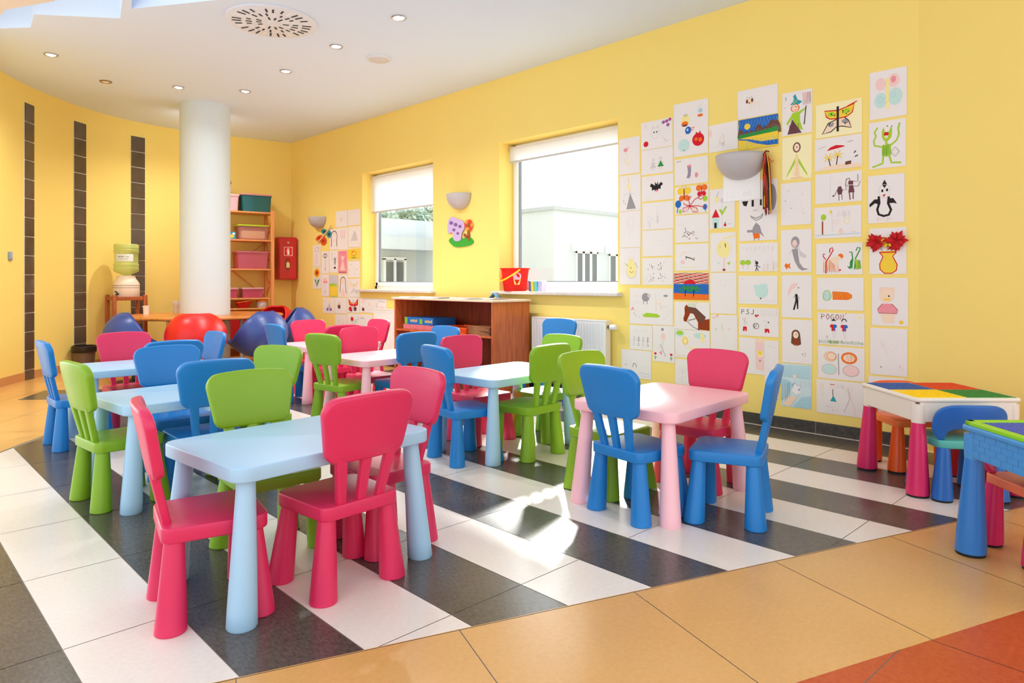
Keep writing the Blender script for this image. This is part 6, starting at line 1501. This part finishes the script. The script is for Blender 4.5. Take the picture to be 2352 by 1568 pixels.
for nm, c in qc:
    sx_, sy_ = qpos[nm]; e = hw - 0.022
    xa, xb_ = sorted((0.001 * sx_, e * sx_)); ya, yb2 = sorted((0.001 * sy_, e * sy_))
    b = new(); box(b, xa, ya, zt - 0.004, xb_, yb2, zt + 0.002); studs(b, xa, ya, xb_, yb2, zt + 0.002, 0.016, 0.005, 0.0022, 0); obj('base_plate', b, mat('brick_' + nm, c, 0.35), PT, sharp=30)
PKD = mat('magenta_plastic', (222, 40, 104), 0.32); FOOT = mat('black_foot', (24, 20, 26), 0.6)
BLD = mat('royal_blue_plastic', (26, 104, 190), 0.3); TEAL = mat('aqua_plastic', (84, 186, 176), 0.35); ORG = mat('orange_plastic', (240, 92, 14), 0.32); REDP = mat('red_plastic', (214, 22, 34), 0.32)
def fat_leg(parent, x, y, m, h, r0, r1, splay=0.012, cup=None):
    L = math.hypot(x, y) or 1
    b = cone_leg((x, y), (x + splay * x / L, y + splay * y / L), r0, r1, h - 0.008, 28)
    xf(b, Matrix.Translation((0, 0, 0.008))); l_ = obj('leg', b, m, parent)
    b = new(); lathe(b, [(0.0, 0.0), (r1 * 0.93, 0.0), (r1 * 0.96, 0.012), (0.0, 0.012)], 24, Matrix.Translation((x + splay * x / L, y + splay * y / L, 0)), cap=False); obj('foot', b, FOOT, l_)
    if cup:
        b = new(); lathe(b, [(r0 * 1.02, h - 0.01), (r0 * 1.08, h + 0.02), (r0 * 1.08, h + 0.085), (0.0, h + 0.085)], 24, Matrix.Translation((x, y, 0)), cap=False); obj('corner_socket', b, cup, parent)
for sx_ in (-1, 1):
    for sy_ in (-1, 1): fat_leg(PT, sx_ * (hw - 0.036), sy_ * (hd - 0.036), PKD, 0.36, 0.030, 0.052, 0.014, Mw)

def play_chair(lab, x, y, heading, frame, seatm, back=True):
    t = thing('play_chair' if back else 'play_stool', lab, 'chair' if back else 'stool', (x, y, 0), R(heading) - PI / 2, 'toy-brick table chairs')
    b = new(); slab(b, rounded([(-0.145, -0.135), (0.145, -0.135), (0.145, 0.145), (-0.145, 0.145)], 0.03, 6), 0.245, 0.285, 0.008); obj('seat', b, seatm, t)
    for sx_ in (-1, 1):
        for sy_ in (-1, 1): fat_leg(t, sx_ * 0.115, sy_ * 0.11, frame, 0.25, 0.028, 0.047, 0.018)
    if not back: return t
    # arched hollow back on two uprights
    b = new(); rings = []
    n = 26; out = []
    for k in range(n + 1):
        a = PI * k / n; c_, s_ = math.cos(a), math.sin(a)
        out.append((0.168 * math.copysign(abs(c_) ** 0.5, c_), 0.34 + 0.118 * abs(s_) ** 0.55))
    outer_ = [(0.135, 0.285), (0.15, 0.30), (0.16, 0.32)] + out + [(-0.16, 0.32), (-0.15, 0.30), (-0.135, 0.285)]
    inn = []
    m2 = len(outer_)
    for k in range(m2):
        u = k / (m2 - 1); a = PI * u; c_, s_ = math.cos(a), math.sin(a)
        inn.append((0.112 * math.copysign(abs(c_) ** 0.45, c_), 0.285 + 0.058 * abs(s_) ** 0.7))
    yb3 = lambda x_, z_: -0.125 - 0.22 * (z_ - 0.285) + 1.1 * x_ * x_
    va = [b.verts.new((x_, yb3(x_, z_), z_)) for x_, z_ in outer_]; vm = [b.verts.new(((x_ + i_[0]) / 2, yb3((x_ + i_[0]) / 2, (z_ + i_[1]) / 2), (z_ + i_[1]) / 2)) for (x_, z_), i_ in zip(outer_, inn)]; vi = [b.verts.new((x_, yb3(x_, z_), z_)) for x_, z_ in inn]
    for A, B in ((va, vm), (vm, vi)):
        for k in range(m2 - 1): b.faces.new((A[k], A[k + 1], B[k + 1], B[k]))
    obj('backrest', b, frame, t, solid=0.02, bevel=0.006, sharp=60)
    return t
play_chair('blue play chair with an aqua seat tucked under the white toy-brick table', 3.90, 0.90, 42, BLD, TEAL)
play_chair('orange play chair on the wall side of the white toy-brick table', 4.279, 1.22, 226, ORG, mat('orange_seat', (246, 130, 60), 0.35))
play_chair('red play stool under the white toy-brick table behind the blue play chair', 4.255, 0.80, 138, REDP, mat('red_seat_plastic', (196, 26, 30), 0.35), False)

# blue toy-brick table at the edge of the frame
BT = thing('play_table', 'blue toy-brick table with moulded brick sides and a lime-edged studded top', 'play table', (3.08, 0.335, 0), R(-44))
hw = 0.255; zt = 0.50; BLT = mat('sky_blue_plastic', (70, 150, 216), 0.32)
b = new(); slab(b, rounded([(-hw, -hw), (hw, -hw), (hw, hw), (-hw, hw)], 0.025, 6), 0.472, 0.492, 0.006); obj('rim', b, BLT, BT)
LIME = mat('lime_plastic', (150, 214, 20), 0.35)
b = new(); e = hw - 0.012
for q in ((-e, -e, e, -e + 0.03), (-e, e - 0.03, e, e), (-e, -e, -e + 0.03, e), (e - 0.03, -e, e, e)): box(b, q[0], q[1], 0.4905, q[2], q[3], 0.508)
obj('lime_edge', b, LIME, BT, bevel=0.004)
e = hw - 0.042
b = new(); box(b, -e, 0, 0.49, e, e, 0.502); studs(b, -e, 0, e, e, 0.502, 0.016, 0.005, 0.003, 0); obj('base_plate', b, mat('lavender_plate', (88, 104, 190), 0.35), BT, sharp=30)
b = new(); box(b, -e, -e, 0.49, e, -0.001, 0.502); studs(b, -e, -e, e, 0, 0.502, 0.016, 0.005, 0.003, 0); obj('base_plate', b, mat('orange_plate', (240, 150, 40), 0.35), BT, sharp=30)
for k in range(4):
    M = Matrix.Rotation(PI / 2 * k, 4, 'Z')
    b = new(); box(b, -hw + 0.04, -hw + 0.010, 0.375, hw - 0.04, -hw + 0.022, 0.474, 0, M)
    for row in range(4):                          # moulded brick courses
        z0_ = 0.380 + 0.0235 * row; off = 0.028 if row % 2 else 0.0; x_ = -hw + 0.044
        while x_ < hw - 0.045:
            x2 = min(x_ + (0.056 - off if x_ == -hw + 0.044 and off else 0.056), hw - 0.044)
            box(b, x_ + 0.0012, -hw + 0.0086, z0_, x2 - 0.0012, -hw + 0.0105, z0_ + 0.0215, 0, M); x_ = x2
    obj('brick_apron', b, BLT, BT, bevel=0.001)
for sx_ in (-1, 1):
    for sy_ in (-1, 1): fat_leg(BT, sx_ * (hw - 0.034), sy_ * (hw - 0.034), mat('blue_leg_plastic', (44, 122, 200), 0.3), 0.375, 0.031, 0.053, 0.012, BLT)
play_chair('pink play chair with an orange seat under the blue toy-brick table', 3.249, 0.455, 226, PKD, mat('peach_seat', (240, 120, 84), 0.35))

# put the empties of the wall pieces where the pieces are
bpy.context.view_layer.update()
for o in list(C.objects):
    if o.type == 'EMPTY' and o.name.startswith(('wall_cutout', 'paper_butterfly')):
        ps = [c.matrix_world @ Vector(v) for c in o.children for v in c.bound_box]
        cen = sum(ps, Vector()) / len(ps); cen.z = min(p_.z for p_ in ps); cen.x = WX - 0.002
        for c in o.children: c.location = c.location - cen
        o.location = cen

# ------------------------------------------------------------------ light, sky, camera
w = bpy.data.worlds.new('bright_overcast_sky'); bpy.context.scene.world = w; w.use_nodes = True
nt = w.node_tree; bg = nt.nodes['Background']; bg.inputs['Color'].default_value = (0.94, 0.97, 1.0, 1)
tc = nt.nodes.new('ShaderNodeTexCoord'); dp = nt.nodes.new('ShaderNodeVectorMath'); dp.operation = 'DOT_PRODUCT'; dp.inputs[1].default_value = (0.69, 0.62, 0.37)
mr = nt.nodes.new('ShaderNodeMapRange'); mr.interpolation_type = 'SMOOTHSTEP'
mr.inputs['From Min'].default_value = 0.1; mr.inputs['From Max'].default_value = 0.95; mr.inputs['To Min'].default_value = SKY; mr.inputs['To Max'].default_value = SKY_SUNSIDE
nt.links.new(tc.outputs['Generated'], dp.inputs[0]); nt.links.new(dp.outputs['Value'], mr.inputs['Value']); nt.links.new(mr.outputs['Result'], bg.inputs['Strength'])
sun = bpy.data.lights.new('sun', 'SUN'); sun.energy = SUN; sun.angle = R(4.0); sun.color = (1.0, 0.96, 0.9)
so = bpy.data.objects.new('sun', sun); C.objects.link(so)
el = math.atan(0.6); az = R(41)
dv = Vector((-math.cos(az) * math.cos(el), -math.sin(az) * math.cos(el), -math.sin(el)))
so.rotation_euler = dv.to_track_quat('-Z', 'Y').to_euler(); so.location = (12, 12, 8)

cam = bpy.data.cameras.new('camera'); co = bpy.data.objects.new('camera', cam); C.objects.link(co)
co.location = (0, 0, EYE); co.rotation_euler = (PI / 2, 0, -YAW)
cam.sensor_fit = 'HORIZONTAL'; cam.sensor_width = 36.0; cam.lens = 36.0 * FOC / 2352.0
cam.shift_y = -139.0 / 2352.0; cam.clip_start = 0.05; cam.clip_end = 300
sc_ = bpy.context.scene
sc_.camera = co
sc_.view_settings.view_transform = 'Standard'; sc_.view_settings.look = 'None'; sc_.view_settings.gamma = 1.0; sc_.view_settings.use_curve_mapping = False
sc_.view_settings.exposure = EXPO
sc_.cycles.max_bounces = 10; sc_.cycles.diffuse_bounces = 8; sc_.cycles.transparent_max_bounces = 16
sc_.cycles.use_denoising = True
sc_.cycles.caustics_reflective = False; sc_.cycles.caustics_refractive = False
sc_.cycles.sample_clamp_indirect = 8.0
